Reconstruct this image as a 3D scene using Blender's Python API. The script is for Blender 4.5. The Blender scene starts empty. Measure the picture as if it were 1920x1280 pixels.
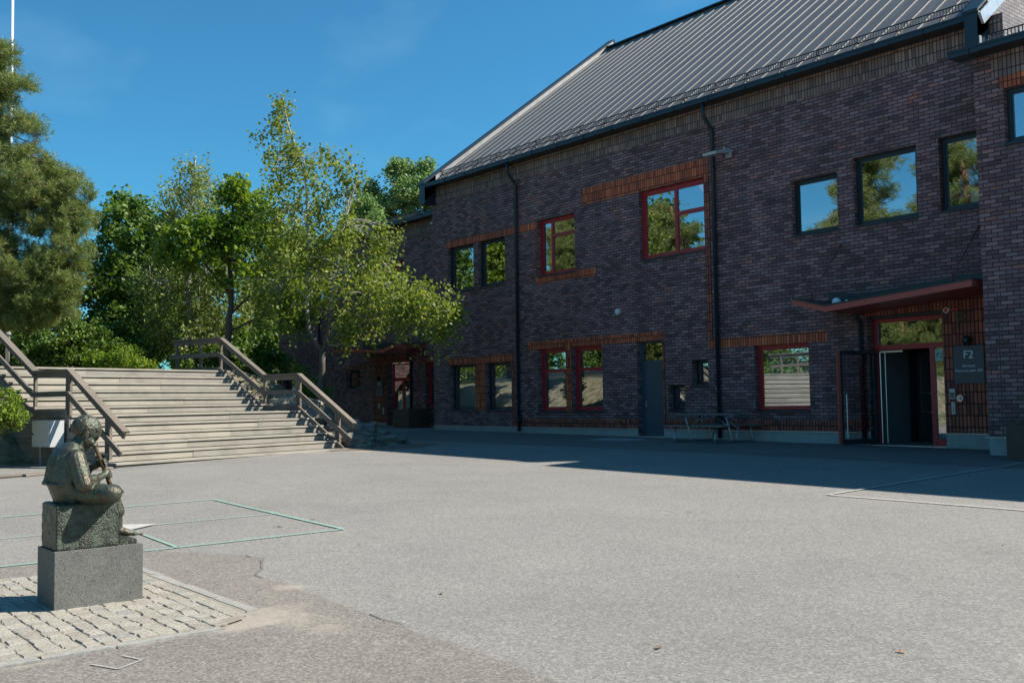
import bpy, math, random
import numpy as np
from mathutils import Vector, Matrix
R = math.radians
rng = np.random.default_rng(7)
scn = bpy.context.scene
COL = scn.collection

# ------------------------------------------------------------------ helpers
class MB:
    def __init__(s): s.v=[]; s.f=[]; s.uv=[]; s.mi=[]
    def face(s, pts, uv=None, m=0):
        b=len(s.v); s.v+= [tuple(p) for p in pts]; s.f.append(tuple(range(b,b+len(pts))))
        s.uv.append(uv if uv else [(0,0)]*len(pts)); s.mi.append(m)
    def quad_y(s, x0,x1,z0,z1,y,m=0):          # faces -Y
        s.face([(x0,y,z0),(x1,y,z0),(x1,y,z1),(x0,y,z1)],[(x0,z0),(x1,z0),(x1,z1),(x0,z1)],m)
    def quad_x(s, y0,y1,z0,z1,x,m=0,flip=False):
        p=[(x,y0,z0),(x,y1,z0),(x,y1,z1),(x,y0,z1)]; u=[(y0,z0),(y1,z0),(y1,z1),(y0,z1)]
        if flip: p=p[::-1];u=u[::-1]
        s.face(p,u,m)
    def quad_z(s, x0,x1,y0,y1,z,m=0,flip=False):
        p=[(x0,y0,z),(x1,y0,z),(x1,y1,z),(x0,y1,z)]; u=[(q[0],q[1]) for q in p]
        if flip: p=p[::-1];u=u[::-1]
        s.face(p,u,m)
    def box(s,x0,x1,y0,y1,z0,z1,m=0):
        s.quad_y(x0,x1,z0,z1,y0,m)
        s.face([(x1,y1,z0),(x0,y1,z0),(x0,y1,z1),(x1,y1,z1)],[(x1,z0),(x0,z0),(x0,z1),(x1,z1)],m)
        s.quad_x(y0,y1,z0,z1,x1,m); s.quad_x(y0,y1,z0,z1,x0,m,True)
        s.quad_z(x0,x1,y0,y1,z1,m); s.quad_z(x0,x1,y0,y1,z0,m,True)
    def obox(s,a,b,w,h,up=(0,0,1),m=0):        # bar from a to b, w across, h along up
        a=Vector(a);b=Vector(b);d=(b-a).normalized();up=Vector(up)
        sd=d.cross(up)
        if sd.length<1e-4: sd=d.cross(Vector((1,0,0)))
        sd.normalize(); u=sd.cross(d).normalized()
        c=[]
        for p in (a,b):
            for i,j in ((-1,-1),(1,-1),(1,1),(-1,1)): c.append(p+sd*(w/2*i)+u*(h/2*j))
        L=(b-a).length
        for q in ((3,2,1,0),(4,5,6,7)):
            s.face([c[i] for i in q],[(0,0),(w,0),(w,h),(0,h)],m)
        for q in ((0,1,5,4),(1,2,6,5),(2,3,7,6),(3,0,4,7)):
            s.face([c[i] for i in q],[(0,0),(0,w),(L,w),(L,0)],m)
    def tube(s,path,r,n=8,m=0,cap=True):
        P=[Vector(p) for p in path]
        if not hasattr(r,'__len__'): r=[r]*len(P)
        rings=[];pu=None
        for i,p in enumerate(P):
            d=(P[min(i+1,len(P)-1)]-P[max(i-1,0)]).normalized()
            if pu is None:
                pu=d.cross(Vector((0,0,1)))
                if pu.length<1e-3: pu=d.cross(Vector((1,0,0)))
            u=(pu-d*pu.dot(d)).normalized(); w=d.cross(u); pu=u
            b=len(s.v)
            for k in range(n):
                t=2*math.pi*k/n; s.v.append(tuple(p+(u*math.cos(t)+w*math.sin(t))*r[i]))
            rings.append(b)
        for i in range(len(P)-1):
            for k in range(n):
                a,b=rings[i],rings[i+1];k2=(k+1)%n
                s.f.append((a+k,a+k2,b+k2,b+k)); s.uv.append([(0,0)]*4); s.mi.append(m)
        if cap:
            s.f.append(tuple(rings[0]+k for k in range(n))[::-1]); s.uv.append([(0,0)]*n); s.mi.append(m)
            s.f.append(tuple(rings[-1]+k for k in range(n))); s.uv.append([(0,0)]*n); s.mi.append(m)
    def ball(s,c,r,nu=14,nv=9,m=0,rot=None):
        c=Vector(c); r=Vector(r if hasattr(r,'__len__') else (r,r,r)); b=len(s.v)
        for j in range(nv+1):
            t=math.pi*j/nv
            for i in range(nu):
                p=2*math.pi*i/nu
                q=Vector((math.sin(t)*math.cos(p)*r.x,math.sin(t)*math.sin(p)*r.y,math.cos(t)*r.z))
                if rot is not None: q=rot@q
                s.v.append(tuple(c+q))
        for j in range(nv):
            for i in range(nu):
                i2=(i+1)%nu
                if j==0: f=(b,b+nu+i,b+nu+i2)
                elif j==nv-1: f=(b+j*nu+i,b+nv*nu,b+j*nu+i2)
                else: f=(b+j*nu+i,b+(j+1)*nu+i,b+(j+1)*nu+i2,b+j*nu+i2)
                s.f.append(f); s.uv.append([(0,0)]*len(f)); s.mi.append(m)
    def cone2(s,a,b,ra,rb):                     # round cone
        a=Vector(a);b=Vector(b); n=8
        s.tube([a.lerp(b,i/n) for i in range(n+1)],[ra+(rb-ra)*i/n for i in range(n+1)],12)
        s.ball(a,ra,12,8); s.ball(b,rb,12,8)
    def build(s,name,mats,parent=None,smooth=False,bevel=0):
        me=bpy.data.meshes.new(name); me.from_pydata(s.v,[],s.f)
        if any(any(q!=(0,0) for q in u) for u in s.uv):
            ul=me.uv_layers.new(name='UV')
            ul.data.foreach_set('uv',[c for u in s.uv for q in u for c in q])
        mats=mats if isinstance(mats,(list,tuple)) else [mats]
        for m in mats: me.materials.append(m)
        if len(mats)>1: me.polygons.foreach_set('material_index',s.mi)
        if smooth: me.polygons.foreach_set('use_smooth',[True]*len(me.polygons))
        me.update()
        o=bpy.data.objects.new(name,me); COL.objects.link(o)
        if parent: adopt(o,parent)
        if bevel:
            md=o.modifiers.new('bevel','BEVEL'); md.width=bevel; md.segments=2; md.limit_method='ANGLE'
        return o

BASE={}
def adopt(o,parent):                           # keep world coordinates under a parent placed at its base
    o.parent=parent; o.matrix_parent_inverse=Matrix.Translation(-BASE[parent.name]) if parent.name in BASE else Matrix()
def tag(o,label=None,cat=None,group=None,kind=None):
    if label: o['label']=label
    if cat: o['category']=cat
    if group: o['group']=group
    if kind: o['kind']=kind
    return o
def thing(name,label,cat,loc=(0,0,0),group=None):
    o=bpy.data.objects.new(name,None); COL.objects.link(o); o.location=loc; o.empty_display_size=.2
    BASE[o.name]=Vector(loc); return tag(o,label,cat,group)
def struct(mb,name,mat,smooth=False): return tag(mb.build(name,mat,None,smooth),kind='structure')
def copy_tree(o,parent=None):
    c=o.copy(); COL.objects.link(c)
    if parent: c.parent=parent; c.matrix_parent_inverse=o.matrix_parent_inverse.copy()
    for ch in list(o.children): copy_tree(ch,c)
    return c

# ground: gently sloping plane
def gz(x,y):
    x=max(-120,min(60,x)); y=max(-80,min(60,y)); return 0.20-0.009*x+0.009456*y
def G(x,y,dz=0): return (x,y,gz(x,y)+dz)

# ------------------------------------------------------------------ materials
class NT:
    def __init__(s,name):
        s.m=bpy.data.materials.new(name); s.m.use_nodes=True; s.t=s.m.node_tree
        s.b=s.t.nodes['Principled BSDF']; s.out=s.t.nodes['Material Output']
    def n(s,ty,ins=None,**kw):
        q=s.t.nodes.new(ty)
        for k,v in kw.items(): setattr(q,k,v)
        if ins:
            for k,v in ins.items(): s.put(q,k,v)
        return q
    def put(s,q,k,v):
        if isinstance(v,bpy.types.NodeSocket): s.t.links.new(v,q.inputs[k])
        elif isinstance(v,bpy.types.Node): s.t.links.new(v.outputs[0],q.inputs[k])
        else:
            if isinstance(v,(tuple,list)) and len(v)==3 and q.inputs[k].type=='RGBA': v=(*v,1)
            q.inputs[k].default_value=v
    def math(s,op,a,b=0,c=None):
        q=s.n('ShaderNodeMath',operation=op); s.put(q,0,a); s.put(q,1,b)
        if c is not None: s.put(q,2,c)
        return q.outputs[0]
    def mix(s,f,a,b,mode='MIX'):
        q=s.n('ShaderNodeMix',data_type='RGBA',blend_type=mode)
        s.put(q,0,f)
        for i,v in ((6,a),(7,b)):
            if isinstance(v,(tuple,list)) and len(v)==3: v=(*v,1)
            s.put(q,i,v)
        return q.outputs[2]
    def ramp(s,f,stops,interp='LINEAR'):
        q=s.n('ShaderNodeValToRGB'); cr=q.color_ramp; cr.interpolation=interp
        while len(cr.elements)<len(stops): cr.elements.new(0.5)
        for e,(p,c) in zip(cr.elements,stops):
            e.position=p; e.color=(*c,1) if len(c)==3 else c
        s.put(q,0,f); return q.outputs[0]
    def noise(s,vec,scale,detail=3,rough=.5,out=0):
        q=s.n('ShaderNodeTexNoise',{'Scale':scale,'Detail':detail,'Roughness':rough})
        if vec is not None: s.put(q,'Vector',vec)
        return q.outputs[out]
    def obj(s): return s.n('ShaderNodeTexCoord').outputs['Object']
    def geo(s): return s.n('ShaderNodeNewGeometry').outputs['Position']
    def bump(s,h,strength=.5,dist=.01):
        q=s.n('ShaderNodeBump',{'Strength':strength,'Distance':dist,'Height':h}); s.t.links.new(q.outputs[0],s.b.inputs['Normal'])
    def set(s,**kw):
        for k,v in kw.items(): s.put(s.b,k.replace('_',' '),v)
        return s.m

def simple(name,col,rough=.5,metal=0,var=.12,scale=8,bump=0,spec=.5):
    t=NT(name); p=t.geo(); nz=t.noise(p,scale,4,.6)
    c=t.mix(nz,tuple(max(0,x*(1-var)) for x in col),tuple(x*(1+var) for x in col))
    t.set(Base_Color=c,Roughness=rough,Metallic=metal); t.b.inputs['Specular IOR Level'].default_value=spec
    if bump: t.bump(t.noise(p,scale*6,3),bump,.004)
    return t.m

def brick(name,stops,mort,L,H,stag,jt,bumpy=.35,patch=.25,rough=.7,axis='UV'):
    t=NT(name); uv=t.n('ShaderNodeTexCoord').outputs['UV']; sp=t.n('ShaderNodeSeparateXYZ',{0:uv})
    u,v=sp.outputs[0],sp.outputs[1]
    rv=t.math('DIVIDE',v,H); row=t.math('FLOOR',rv); fv=t.math('FRACT',rv)
    off=t.math('MULTIPLY',t.math('MODULO',t.math('ABSOLUTE',row),2),stag)
    ru=t.math('ADD',t.math('DIVIDE',u,L),off); cu=t.math('FLOOR',ru); fu=t.math('FRACT',ru)
    cmb=t.n('ShaderNodeCombineXYZ',{0:cu,1:row,2:1.7})
    wn=t.n('ShaderNodeTexWhiteNoise',{'Vector':cmb},noise_dimensions='3D'); val=wn.outputs['Value']
    cmb2=t.n('ShaderNodeCombineXYZ',{0:cu,1:row,2:9.3})
    val2=t.n('ShaderNodeTexWhiteNoise',{'Vector':cmb2},noise_dimensions='3D').outputs['Value']
    big=t.noise(t.geo(),.9,3,.6)
    vv=t.math('ADD',t.math('MULTIPLY',val,1-patch),t.math('MULTIPLY',t.math('SUBTRACT',big,.18),patch*1.5))
    c=t.ramp(vv,stops)
    fine=t.noise(t.geo(),55,3,.7)
    c=t.mix(1.0,c,t.ramp(t.math('ADD',t.math('MULTIPLY',val2,.6),t.math('MULTIPLY',fine,.4)),[(0.1,(.62,.62,.62)),(.9,(1.32,1.32,1.32))]),'MULTIPLY')
    ws=t.noise(t.n('ShaderNodeMapping',{'Vector':t.geo(),'Scale':(1.1,1.1,.14)}).outputs[0],1.3,4,.65); wl=t.noise(t.geo(),.35,3,.6)
    c=t.mix(1.0,c,t.ramp(t.math('ADD',t.math('MULTIPLY',ws,.6),t.math('MULTIPLY',wl,.4)),[(.36,(.78,.78,.80)),(.5,(1,1,1)),(.64,(1.2,1.17,1.15))]),'MULTIPLY')
    jv=jt/H; ju=jt/L
    def m(f,j): return t.math('MULTIPLY',t.n('ShaderNodeMapRange',{'Value':f,'From Min':j*.35,'From Max':j*.75}).outputs[0],
                              t.n('ShaderNodeMapRange',{'Value':t.math('SUBTRACT',1,f),'From Min':j*.35,'From Max':j*.75}).outputs[0])
    mask=t.math('MULTIPLY',m(fu,ju),m(fv,jv))
    c2=t.mix(mask,mort,c)
    t.set(Base_Color=c2,Roughness=t.n('ShaderNodeMapRange',{'Value':val2,'To Min':rough-.12,'To Max':rough+.15}).outputs[0])
    t.b.inputs['Specular IOR Level'].default_value=.35
    hh=t.math('ADD',mask,t.math('ADD',t.math('MULTIPLY',val2,.25),t.math('MULTIPLY',fine,.15)))
    t.bump(hh,bumpy,.012)
    return t.m

M={}
M['brick']=brick('dark_brick',[(0,(0.097,0.051,0.050)),(.25,(0.157,0.084,0.086)),(.5,(0.227,0.125,0.131)),(.7,(0.254,0.162,0.171)),(.85,(0.292,0.142,0.130)),(.94,(0.389,0.127,0.096)),(1,(0.410,0.255,0.236))],(0.032,0.019,0.020),.245,.0833,.5,.016)
M['bricksunlit']=brick('sunlit_brick',[(0,(.16,.14,.14)),(.5,(.24,.21,.21)),(.95,(.30,.25,.24)),(1,(.35,.18,.14))],(.05,.045,.045),.245,.0833,.5,.016)  # lighter copy of the dark brick, sunlight on the gable put into its colour
M['soldier']=brick('red_soldier_brick',[(0,(.12,.042,.03)),(.2,(.40,.085,.042)),(.6,(.56,.125,.052)),(.85,(.64,.18,.075)),(1,(.2,.11,.10))],(.03,.014,.012),.0833,.25,0,.018,patch=.3)
M['soldierbrown']=brick('brown_soldier_brick',[(0,(.15,.10,.09)),(.4,(.24,.16,.142)),(.85,(.31,.21,.185)),(1,(.38,.16,.11))],(.04,.026,.025),.0833,.25,0,.018,patch=.3)
M['soldierred']=brick('deep_red_panel_brick',[(0,(.09,.04,.035)),(.3,(.27,.07,.048)),(.7,(.41,.105,.06)),(1,(.24,.12,.09))],(.012,.008,.008),.0833,.25,0,.02,patch=.3)
M['concrete']=simple('plinth_concrete',(.30,.31,.30),.85,0,.25,5,.3)
M['flash']=simple('galvanised_flashing',(.55,.56,.56),.4,.7)
M['darkmetal']=simple('navy_black_sheet_metal',(.022,.032,.042),.38,.2,.2,3)
M['rail_metal']=simple('snow_guard_steel',(.03,.036,.042),.4,.5)
M['redframe']=simple('red_painted_frame',(.38,.022,.03),.38,0,.1,6)
M['blackframe']=simple('black_painted_frame',(.018,.026,.032),.35,0,.15,6)
M['canopyred']=simple('oxide_red_paint',(.40,.075,.055),.5,0,.1,5)
M['doorgrey']=simple('blue_grey_door_paint',(.045,.075,.10),.32,0,.08,4)
M['steel']=simple('brushed_steel',(.55,.56,.57),.28,.95)
M['white']=simple('white_plastic',(.72,.74,.74),.4)
M['lampgrey']=simple('pale_grey_casting',(.45,.47,.47),.45,.2)
M['signgrey']=simple('slate_sign_plate',(.05,.062,.082),.4,0,.1)
M['lettering']=simple('white_lettering',(.75,.76,.78),.5)
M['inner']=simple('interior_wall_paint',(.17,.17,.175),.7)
M['innerdark']=simple('interior_floor_and_shade',(.04,.04,.045),.6)
M['blind']=simple('window_blind_slat',(.80,.82,.80),.6,0,.05)
M['corten']=simple('rusty_planter_steel',(.085,.052,.038),.7,.1,.4,6,.2)
M['galv']=simple('galvanised_tube',(.36,.38,.40),.42,.8,.2,10)
M['tabletop']=simple('weathered_table_board',(.16,.155,.15),.75,0,.3,14)
M['cabinet']=simple('grey_cabinet_paint',(.44,.45,.44),.45,0,.06,3)
M['red']=simple('signal_red',(.55,.03,.03),.4)
M['soil']=simple('dry_soil',(.15,.115,.085),.95,0,.4,6,.8)
M['turq']=simple('turquoise_line_paint',(.20,.40,.33),.85,0,.45,14)
M['whiteline']=simple('worn_white_line_paint',(.40,.385,.34),.9,0,.4,12)
M['chalk']=simple('chalk_stroke',(.34,.315,.285),.9,0,.5,60)
M['flag']=simple('white_pole_paint',(.75,.75,.74),.4)
M['dirt']=simple('dark_soil',(.05,.04,.032),.95,0,.5,5,.8)

# glass: mirror part + see-through part
def glass(name,refl,tint):
    t=NT(name); t.t.nodes.remove(t.b)
    p=t.geo(); nz=t.noise(p,1.1,1)
    bp=t.n('ShaderNodeBump',{'Strength':.012,'Distance':.05,'Height':nz})
    g=t.n('ShaderNodeBsdfGlossy',{'Color':(.93,.96,1,1),'Roughness':.0}); t.t.links.new(bp.outputs[0],g.inputs['Normal'])
    tr=t.n('ShaderNodeBsdfTransparent',{'Color':(*tint,1)})
    mx=t.n('ShaderNodeMixShader',{0:refl,1:tr,2:g}); t.t.links.new(mx.outputs[0],t.out.inputs[0]); return t.m
M['glass']=glass('window_glass',.44,(.68,.72,.72))
M['glassdoor']=glass('door_glass',.22,(.7,.74,.74))

def roofmat():
    t=NT('zinc_roof_sheet'); p=t.geo(); mp=t.n('ShaderNodeMapping',{'Vector':p,'Scale':(1.8,.25,.25)})
    nz=t.noise(mp.outputs[0],2.2,5,.65); fine=t.noise(p,9,3)
    c=t.ramp(nz,[(.25,(.105,.095,.086)),(.5,(.15,.138,.125)),(.8,(.20,.182,.16))])
    t.set(Base_Color=c,Roughness=t.n('ShaderNodeMapRange',{'Value':fine,'To Min':.42,'To Max':.6}).outputs[0],Metallic=.25); t.bump(nz,.25,.03); return t.m
M['roof']=roofmat()
M['seam']=simple('bright_standing_seam',(.135,.132,.125),.55,.3,.2,4)
M['rakeinner']=simple('lead_flashing_sheet',(.30,.30,.295),.5,.5,.3,2.5,.3)

def woodmat(name,a,b,ax):
    t=NT(name); p=t.obj(); sc=[22,22,22]; sc[ax]=.9
    mp=t.n('ShaderNodeMapping',{'Vector':p,'Scale':tuple(sc)}); g=t.noise(mp.outputs[0],2.4,5,.65)
    k=t.noise(p,1.6,3,.6); sc2=[7,7,7];sc2[ax]=4
    kn=t.n('ShaderNodeTexVoronoi',{'Vector':t.n('ShaderNodeMapping',{'Vector':p,'Scale':tuple(sc2)}).outputs[0],'Scale':.55}).outputs[0]
    c=t.mix(g,a,b); c=t.mix(t.n('ShaderNodeMapRange',{'Value':k,'From Min':.45,'From Max':.75,'To Max':.5}).outputs[0],c,tuple(x*.6 for x in a))
    c=t.mix(t.n('ShaderNodeMapRange',{'Value':kn,'From Min':.05,'From Max':.012,'To Max':.75}).outputs[0],c,(.09,.065,.05))
    ri=t.n('ShaderNodeNewGeometry').outputs['Random Per Island']
    c=t.mix(1,c,t.ramp(ri,[(0,(.78,.79,.80)),(.5,(1,.99,.97)),(1,(1.15,1.12,1.07))]),'MULTIPLY')
    t.set(Base_Color=c,Roughness=.85); t.bump(g,.35,.006); return t.m
M['wood']=woodmat('weathered_step_timber',(.225,.205,.172),(.375,.348,.298),1)
M['woodrail']=woodmat('weathered_rail_timber',(.105,.086,.068),(.19,.162,.134),0)
M['woodside']=woodmat('old_side_boards',(.15,.13,.11),(.27,.24,.20),0)

def asphalt(name,dark,light,speck,sand=None,coarse=150):
    t=NT(name); p=t.geo()
    n1=t.noise(p,coarse,2,.85); n2=t.noise(p,coarse*.33,3,.8); n3=t.noise(p,.7,4,.6); n4=t.noise(p,.14,3,.5); n5=t.noise(p,5,4,.65); n6=t.noise(p,22,4,.8)
    st=t.n('ShaderNodeTexVoronoi',{'Vector':p,'Scale':70.0}).outputs['Color']; sv=t.n('ShaderNodeSeparateColor',{0:st}).outputs[0]
    f=t.math('ADD',t.math('ADD',t.math('MULTIPLY',n1,.3),t.math('MULTIPLY',n2,.3)),t.math('ADD',t.math('MULTIPLY',sv,.2),t.math('MULTIPLY',n6,.2)))
    c=t.ramp(f,[(.36,dark),(.5,tuple((a+b)/2 for a,b in zip(dark,light))),(.6,light),(.68,speck)])
    c=t.mix(1,c,t.ramp(t.math('ADD',t.math('MULTIPLY',n3,.45),t.math('ADD',t.math('MULTIPLY',n4,.35),t.math('MULTIPLY',n5,.2))),[(.3,(.82,.82,.825)),(.5,(1,1,1)),(.7,(1.13,1.12,1.09))]),'MULTIPLY')
    # stray stones and tar spots
    vo=t.n('ShaderNodeTexVoronoi',{'Vector':p,'Scale':2.2}).outputs['Distance']
    c=t.mix(t.n('ShaderNodeMapRange',{'Value':vo,'From Min':.035,'From Max':.02}).outputs[0],c,(.05,.045,.04))
    # cracks
    wv=t.n('ShaderNodeVectorMath',{0:p,1:t.n('ShaderNodeVectorMath',{0:t.noise(p,1.3,4,.6,1),'Scale':.9},operation='SCALE').outputs[0]},operation='ADD')
    cr=t.n('ShaderNodeTexVoronoi',{'Vector':wv.outputs[0],'Scale':.16},feature='DISTANCE_TO_EDGE').outputs['Distance']
    cm=t.math('MULTIPLY',t.n('ShaderNodeMapRange',{'Value':cr,'From Min':.0022,'From Max':.0008}).outputs[0],t.n('ShaderNodeMapRange',{'Value':n3,'From Min':.5,'From Max':.6}).outputs[0])
    c=t.mix(t.math('MULTIPLY',cm,.3),c,(.05,.048,.045))
    if sand:
        for (sx,sy,rad,am) in sand:
            ds=t.n('ShaderNodeVectorMath',{0:p,1:(sx,sy,gz(sx,sy))},operation='DISTANCE').outputs['Value']
            dd=t.math('ADD',ds,t.math('MULTIPLY',t.math('SUBTRACT',t.noise(p,3.2,6,.75),.5),rad*4.0))
            c=t.mix(t.n('ShaderNodeMapRange',{'Value':dd,'From Min':rad,'From Max':rad*.35,'To Max':am}).outputs[0],c,(.35,.305,.245))
    t.set(Base_Color=c,Roughness=.9); t.b.inputs['Specular IOR Level'].default_value=.25
    t.bump(f,.55,.006); return t.m
SAND=[(-6.08,-18.3,.30,.5),(-5.98,-18.42,.2,.4),(-6.25,-18.2,.2,.4),(-6.0,-18.6,.12,.45),(-6.02,-19.1,.14,.5),(-5.98,-19.7,.15,.5),(-7.4,-18.22,.12,.4),(-8.2,-18.22,.1,.35),(-5.85,-18.14,.24,.45),(-6.3,-17.98,.16,.3),(-5.55,-18.1,.16,.3),(-6.95,-17.62,.13,.6),(-21.3,-8.6,.5,.6),(-21.6,-9.6,.35,.5),(-21.3,-10.8,.3,.4),(-20.95,-13.0,.3,.4)]
M['asphalt']=asphalt('asphalt',(.145,.136,.121),(.272,.258,.232),(.385,.368,.336),SAND,150)
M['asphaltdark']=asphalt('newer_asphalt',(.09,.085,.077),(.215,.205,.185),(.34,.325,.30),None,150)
M['asphaltold']=asphalt('older_asphalt',(.12,.104,.089),(.255,.228,.197),(.36,.33,.295),SAND,170)
M['tarseam']=simple('dark_joint_tar',(.14,.132,.118),.9,0,.3,10)

def settmat():
    t=NT('granite_sett'); p=t.geo(); ri=t.n('ShaderNodeNewGeometry').outputs['Random Per Island']
    n=t.noise(p,28,4,.75); n2=t.noise(p,160,2,.8)
    c=t.ramp(ri,[(0,(.29,.262,.216)),(.5,(.335,.308,.256)),(.9,(.37,.342,.288)),(1,(.25,.245,.225))])
    c=t.mix(1,c,t.ramp(t.math('ADD',t.math('MULTIPLY',n,.6),t.math('MULTIPLY',n2,.4)),[(.3,(.62,.61,.6)),(.7,(1.22,1.2,1.17))]),'MULTIPLY')
    t.set(Base_Color=c,Roughness=.88); t.bump(n,.7,.02); return t.m
M['sett']=settmat()
M['settjoint']=simple('joint_sand',(.24,.205,.16),.95,0,.4,20,.6)
def granite():
    t=NT('flamed_granite'); p=t.obj(); a=t.noise(p,150,3,.8); b=t.noise(p,6,3); v=t.n('ShaderNodeTexVoronoi',{'Vector':p,'Scale':210}).outputs['Color']
    f=t.math('ADD',t.math('MULTIPLY',a,.65),t.math('MULTIPLY',t.n('ShaderNodeSeparateColor',{0:v}).outputs[0],.35))
    c=t.ramp(f,[(.3,(.066,.064,.056)),(.5,(.122,.118,.104)),(.7,(.205,.195,.172))]); c=t.mix(1,c,t.ramp(b,[(.3,(.82,.82,.82)),(.7,(1.1,1.1,1.08))]),'MULTIPLY')
    t.set(Base_Color=c,Roughness=.7); t.bump(a,.2,.004); return t.m
M['granite']=granite()
def bronze(name,brown,green,bias,sc,bs):
    t=NT(name); p=t.obj(); a=t.noise(p,sc,5,.65); b=t.noise(p,sc*5,4,.7)
    nz=t.n('ShaderNodeSeparateXYZ',{0:t.n('ShaderNodeNewGeometry').outputs['Normal']}).outputs[2]
    pt=t.n('ShaderNodeNewGeometry').outputs['Pointiness']   # worn bright on the ridges, green in the hollows
    f=t.math('ADD',t.math('ADD',t.math('MULTIPLY',a,.7),t.math('MULTIPLY',b,.3)),t.math('MULTIPLY',t.math('SUBTRACT',.5,pt),2.2))
    m=t.n('ShaderNodeMapRange',{'Value':f,'From Min':bias-.1,'From Max':bias+.1}).outputs[0]
    c=t.mix(m,brown,green)
    t.set(Base_Color=c,Metallic=.55,Roughness=t.n('ShaderNodeMapRange',{'Value':m,'To Min':.24,'To Max':.5}).outputs[0])
    t.bump(t.math('ADD',b,t.math('MULTIPLY',t.noise(p,sc*14,2,.6),.6)),bs,.012); return t.m
M['bronze']=bronze('patinated_bronze',(.085,.064,.044),(.082,.102,.072),.48,11,.45)
M['bronzeblock']=bronze('green_bronze_block',(.05,.054,.04),(.10,.125,.09),.54,12,.9)
M['flute']=bronze('worn_bronze_flute',(.22,.13,.075),(.2,.14,.09),.6,14,.2)

def leafmat(name,stops,trans=.35,rough=.55,sc=.5):
    t=NT(name); g=t.n('ShaderNodeNewGeometry'); ri=g.outputs['Random Per Island']
    n=t.noise(g.outputs['Position'],sc,2)
    f=t.math('ADD',t.math('MULTIPLY',ri,.65),t.math('MULTIPLY',t.math('SUBTRACT',n,.25),.7))
    c=t.ramp(f,stops)
    t.set(Base_Color=c,Roughness=rough); t.b.inputs['Specular IOR Level'].default_value=.35
    tl=t.n('ShaderNodeBsdfTranslucent',{'Color':t.mix(1,c,(1.25,1.35,.6),'MULTIPLY')})
    mx=t.n('ShaderNodeMixShader',{0:trans,1:t.b,2:tl}); t.t.links.new(mx.outputs[0],t.out.inputs[0]); return t.m
M['birchleaf']=leafmat('birch_leaf',[(.1,(0.105,0.152,0.024)),(.5,(0.185,0.233,0.040)),(.85,(0.290,0.306,0.068)),(1,(0.443,0.338,0.056))],.4)
M['mapleleaf']=leafmat('maple_leaf',[(.1,(0.081,0.152,0.016)),(.5,(0.137,0.217,0.022)),(.82,(0.233,0.290,0.032)),(1,(0.418,0.354,0.040))],.4)
M['lindenleaf']=leafmat('linden_leaf',[(.1,(0.065,0.129,0.024)),(.5,(0.117,0.193,0.034)),(.9,(0.193,0.250,0.052))],.35)
M['weepleaf']=leafmat('weeping_birch_leaf',[(.1,(0.116,0.166,0.045)),(.5,(0.199,0.240,0.071)),(.9,(0.290,0.307,0.100))],.35)
M['poplarleaf']=leafmat('aspen_leaf',[(.1,(0.112,0.193,0.068)),(.5,(0.185,0.273,0.096)),(.9,(0.273,0.338,0.137))],.35)
M['darkleaf']=leafmat('dark_thicket_leaf',[(.1,(0.051,0.102,0.016)),(.5,(0.094,0.162,0.024)),(.9,(0.162,0.222,0.039))],.3)  # darker green than the other broad leaves
M['bushleaf']=leafmat('young_bush_leaf',[(.1,(0.096,0.152,0.016)),(.5,(0.160,0.232,0.024)),(.9,(0.240,0.296,0.048))],.4)
M['needle']=leafmat('pine_needle',[(.1,(0.080,0.133,0.039)),(.4,(0.145,0.203,0.055)),(.75,(0.258,0.272,0.085)),(1,(0.386,0.317,0.134))],.25,.5,.7)
M['bark']=simple('brown_bark',(.085,.065,.05),.9,0,.4,8,.8)
M['pinebark']=simple('orange_pine_bark',(.20,.11,.06),.9,0,.4,6,.8)
def birchbark():
    t=NT('white_birch_bark'); p=t.obj(); z=t.n('ShaderNodeMapping',{'Vector':p,'Scale':(3,3,9)})
    n=t.noise(z.outputs[0],2.5,4,.7); zz=t.n('ShaderNodeSeparateXYZ',{0:p}).outputs[2]
    low=t.n('ShaderNodeMapRange',{'Value':zz,'From Min':4.6,'From Max':2.6}).outputs[0]
    m=t.n('ShaderNodeMapRange',{'Value':t.math('ADD',n,t.math('MULTIPLY',low,.5)),'From Min':.52,'From Max':.6}).outputs[0]
    t.set(Base_Color=t.mix(m,(.46,.44,.40),(.095,.078,.062)),Roughness=.8); t.bump(n,.5,.02); return t.m
M['birchbark']=birchbark()
def rockmat(name,a,b):
    t=NT(name); p=t.obj(); n=t.noise(t.n('ShaderNodeMapping',{'Vector':p,'Scale':(1,1,2.5),'Rotation':(.3,.5,.4)}).outputs[0],3.2,6,.7); f=t.noise(p,30,3,.7)
    c=t.ramp(n,[(.35,a),(.65,b)]); c=t.mix(1,c,t.ramp(f,[(.3,(.8,.8,.8)),(.7,(1.15,1.15,1.15))]),'MULTIPLY')
    t.set(Base_Color=c,Roughness=.9); t.bump(n,.9,.08); return t.m
M['rock']=rockmat('grey_bedrock',(.10,.088,.075),(.26,.235,.20))
M['rocktan']=rockmat('tan_bedrock',(.17,.15,.115),(.34,.30,.235))
def grassmat():
    t=NT('slope_grass'); p=t.geo(); n=t.noise(p,3,5,.7); f=t.noise(p,60,3,.7)
    c=t.ramp(t.math('ADD',t.math('MULTIPLY',n,.7),t.math('MULTIPLY',f,.3)),[(.36,(.05,.065,.02)),(.46,(.12,.12,.05)),(.54,(.24,.20,.14)),(.7,(.33,.28,.20))])
    t.set(Base_Color=c,Roughness=.95); t.bump(f,.8,.05); return t.m
M['grass']=grassmat()
M['carblack']=simple('dark_car_paint',(.03,.032,.036),.25,.2); M['carsilver']=simple('silver_car_paint',(.45,.46,.47),.3,.5); M['carred']=simple('maroon_car_paint',(.16,.03,.03),.3,.1)
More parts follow.
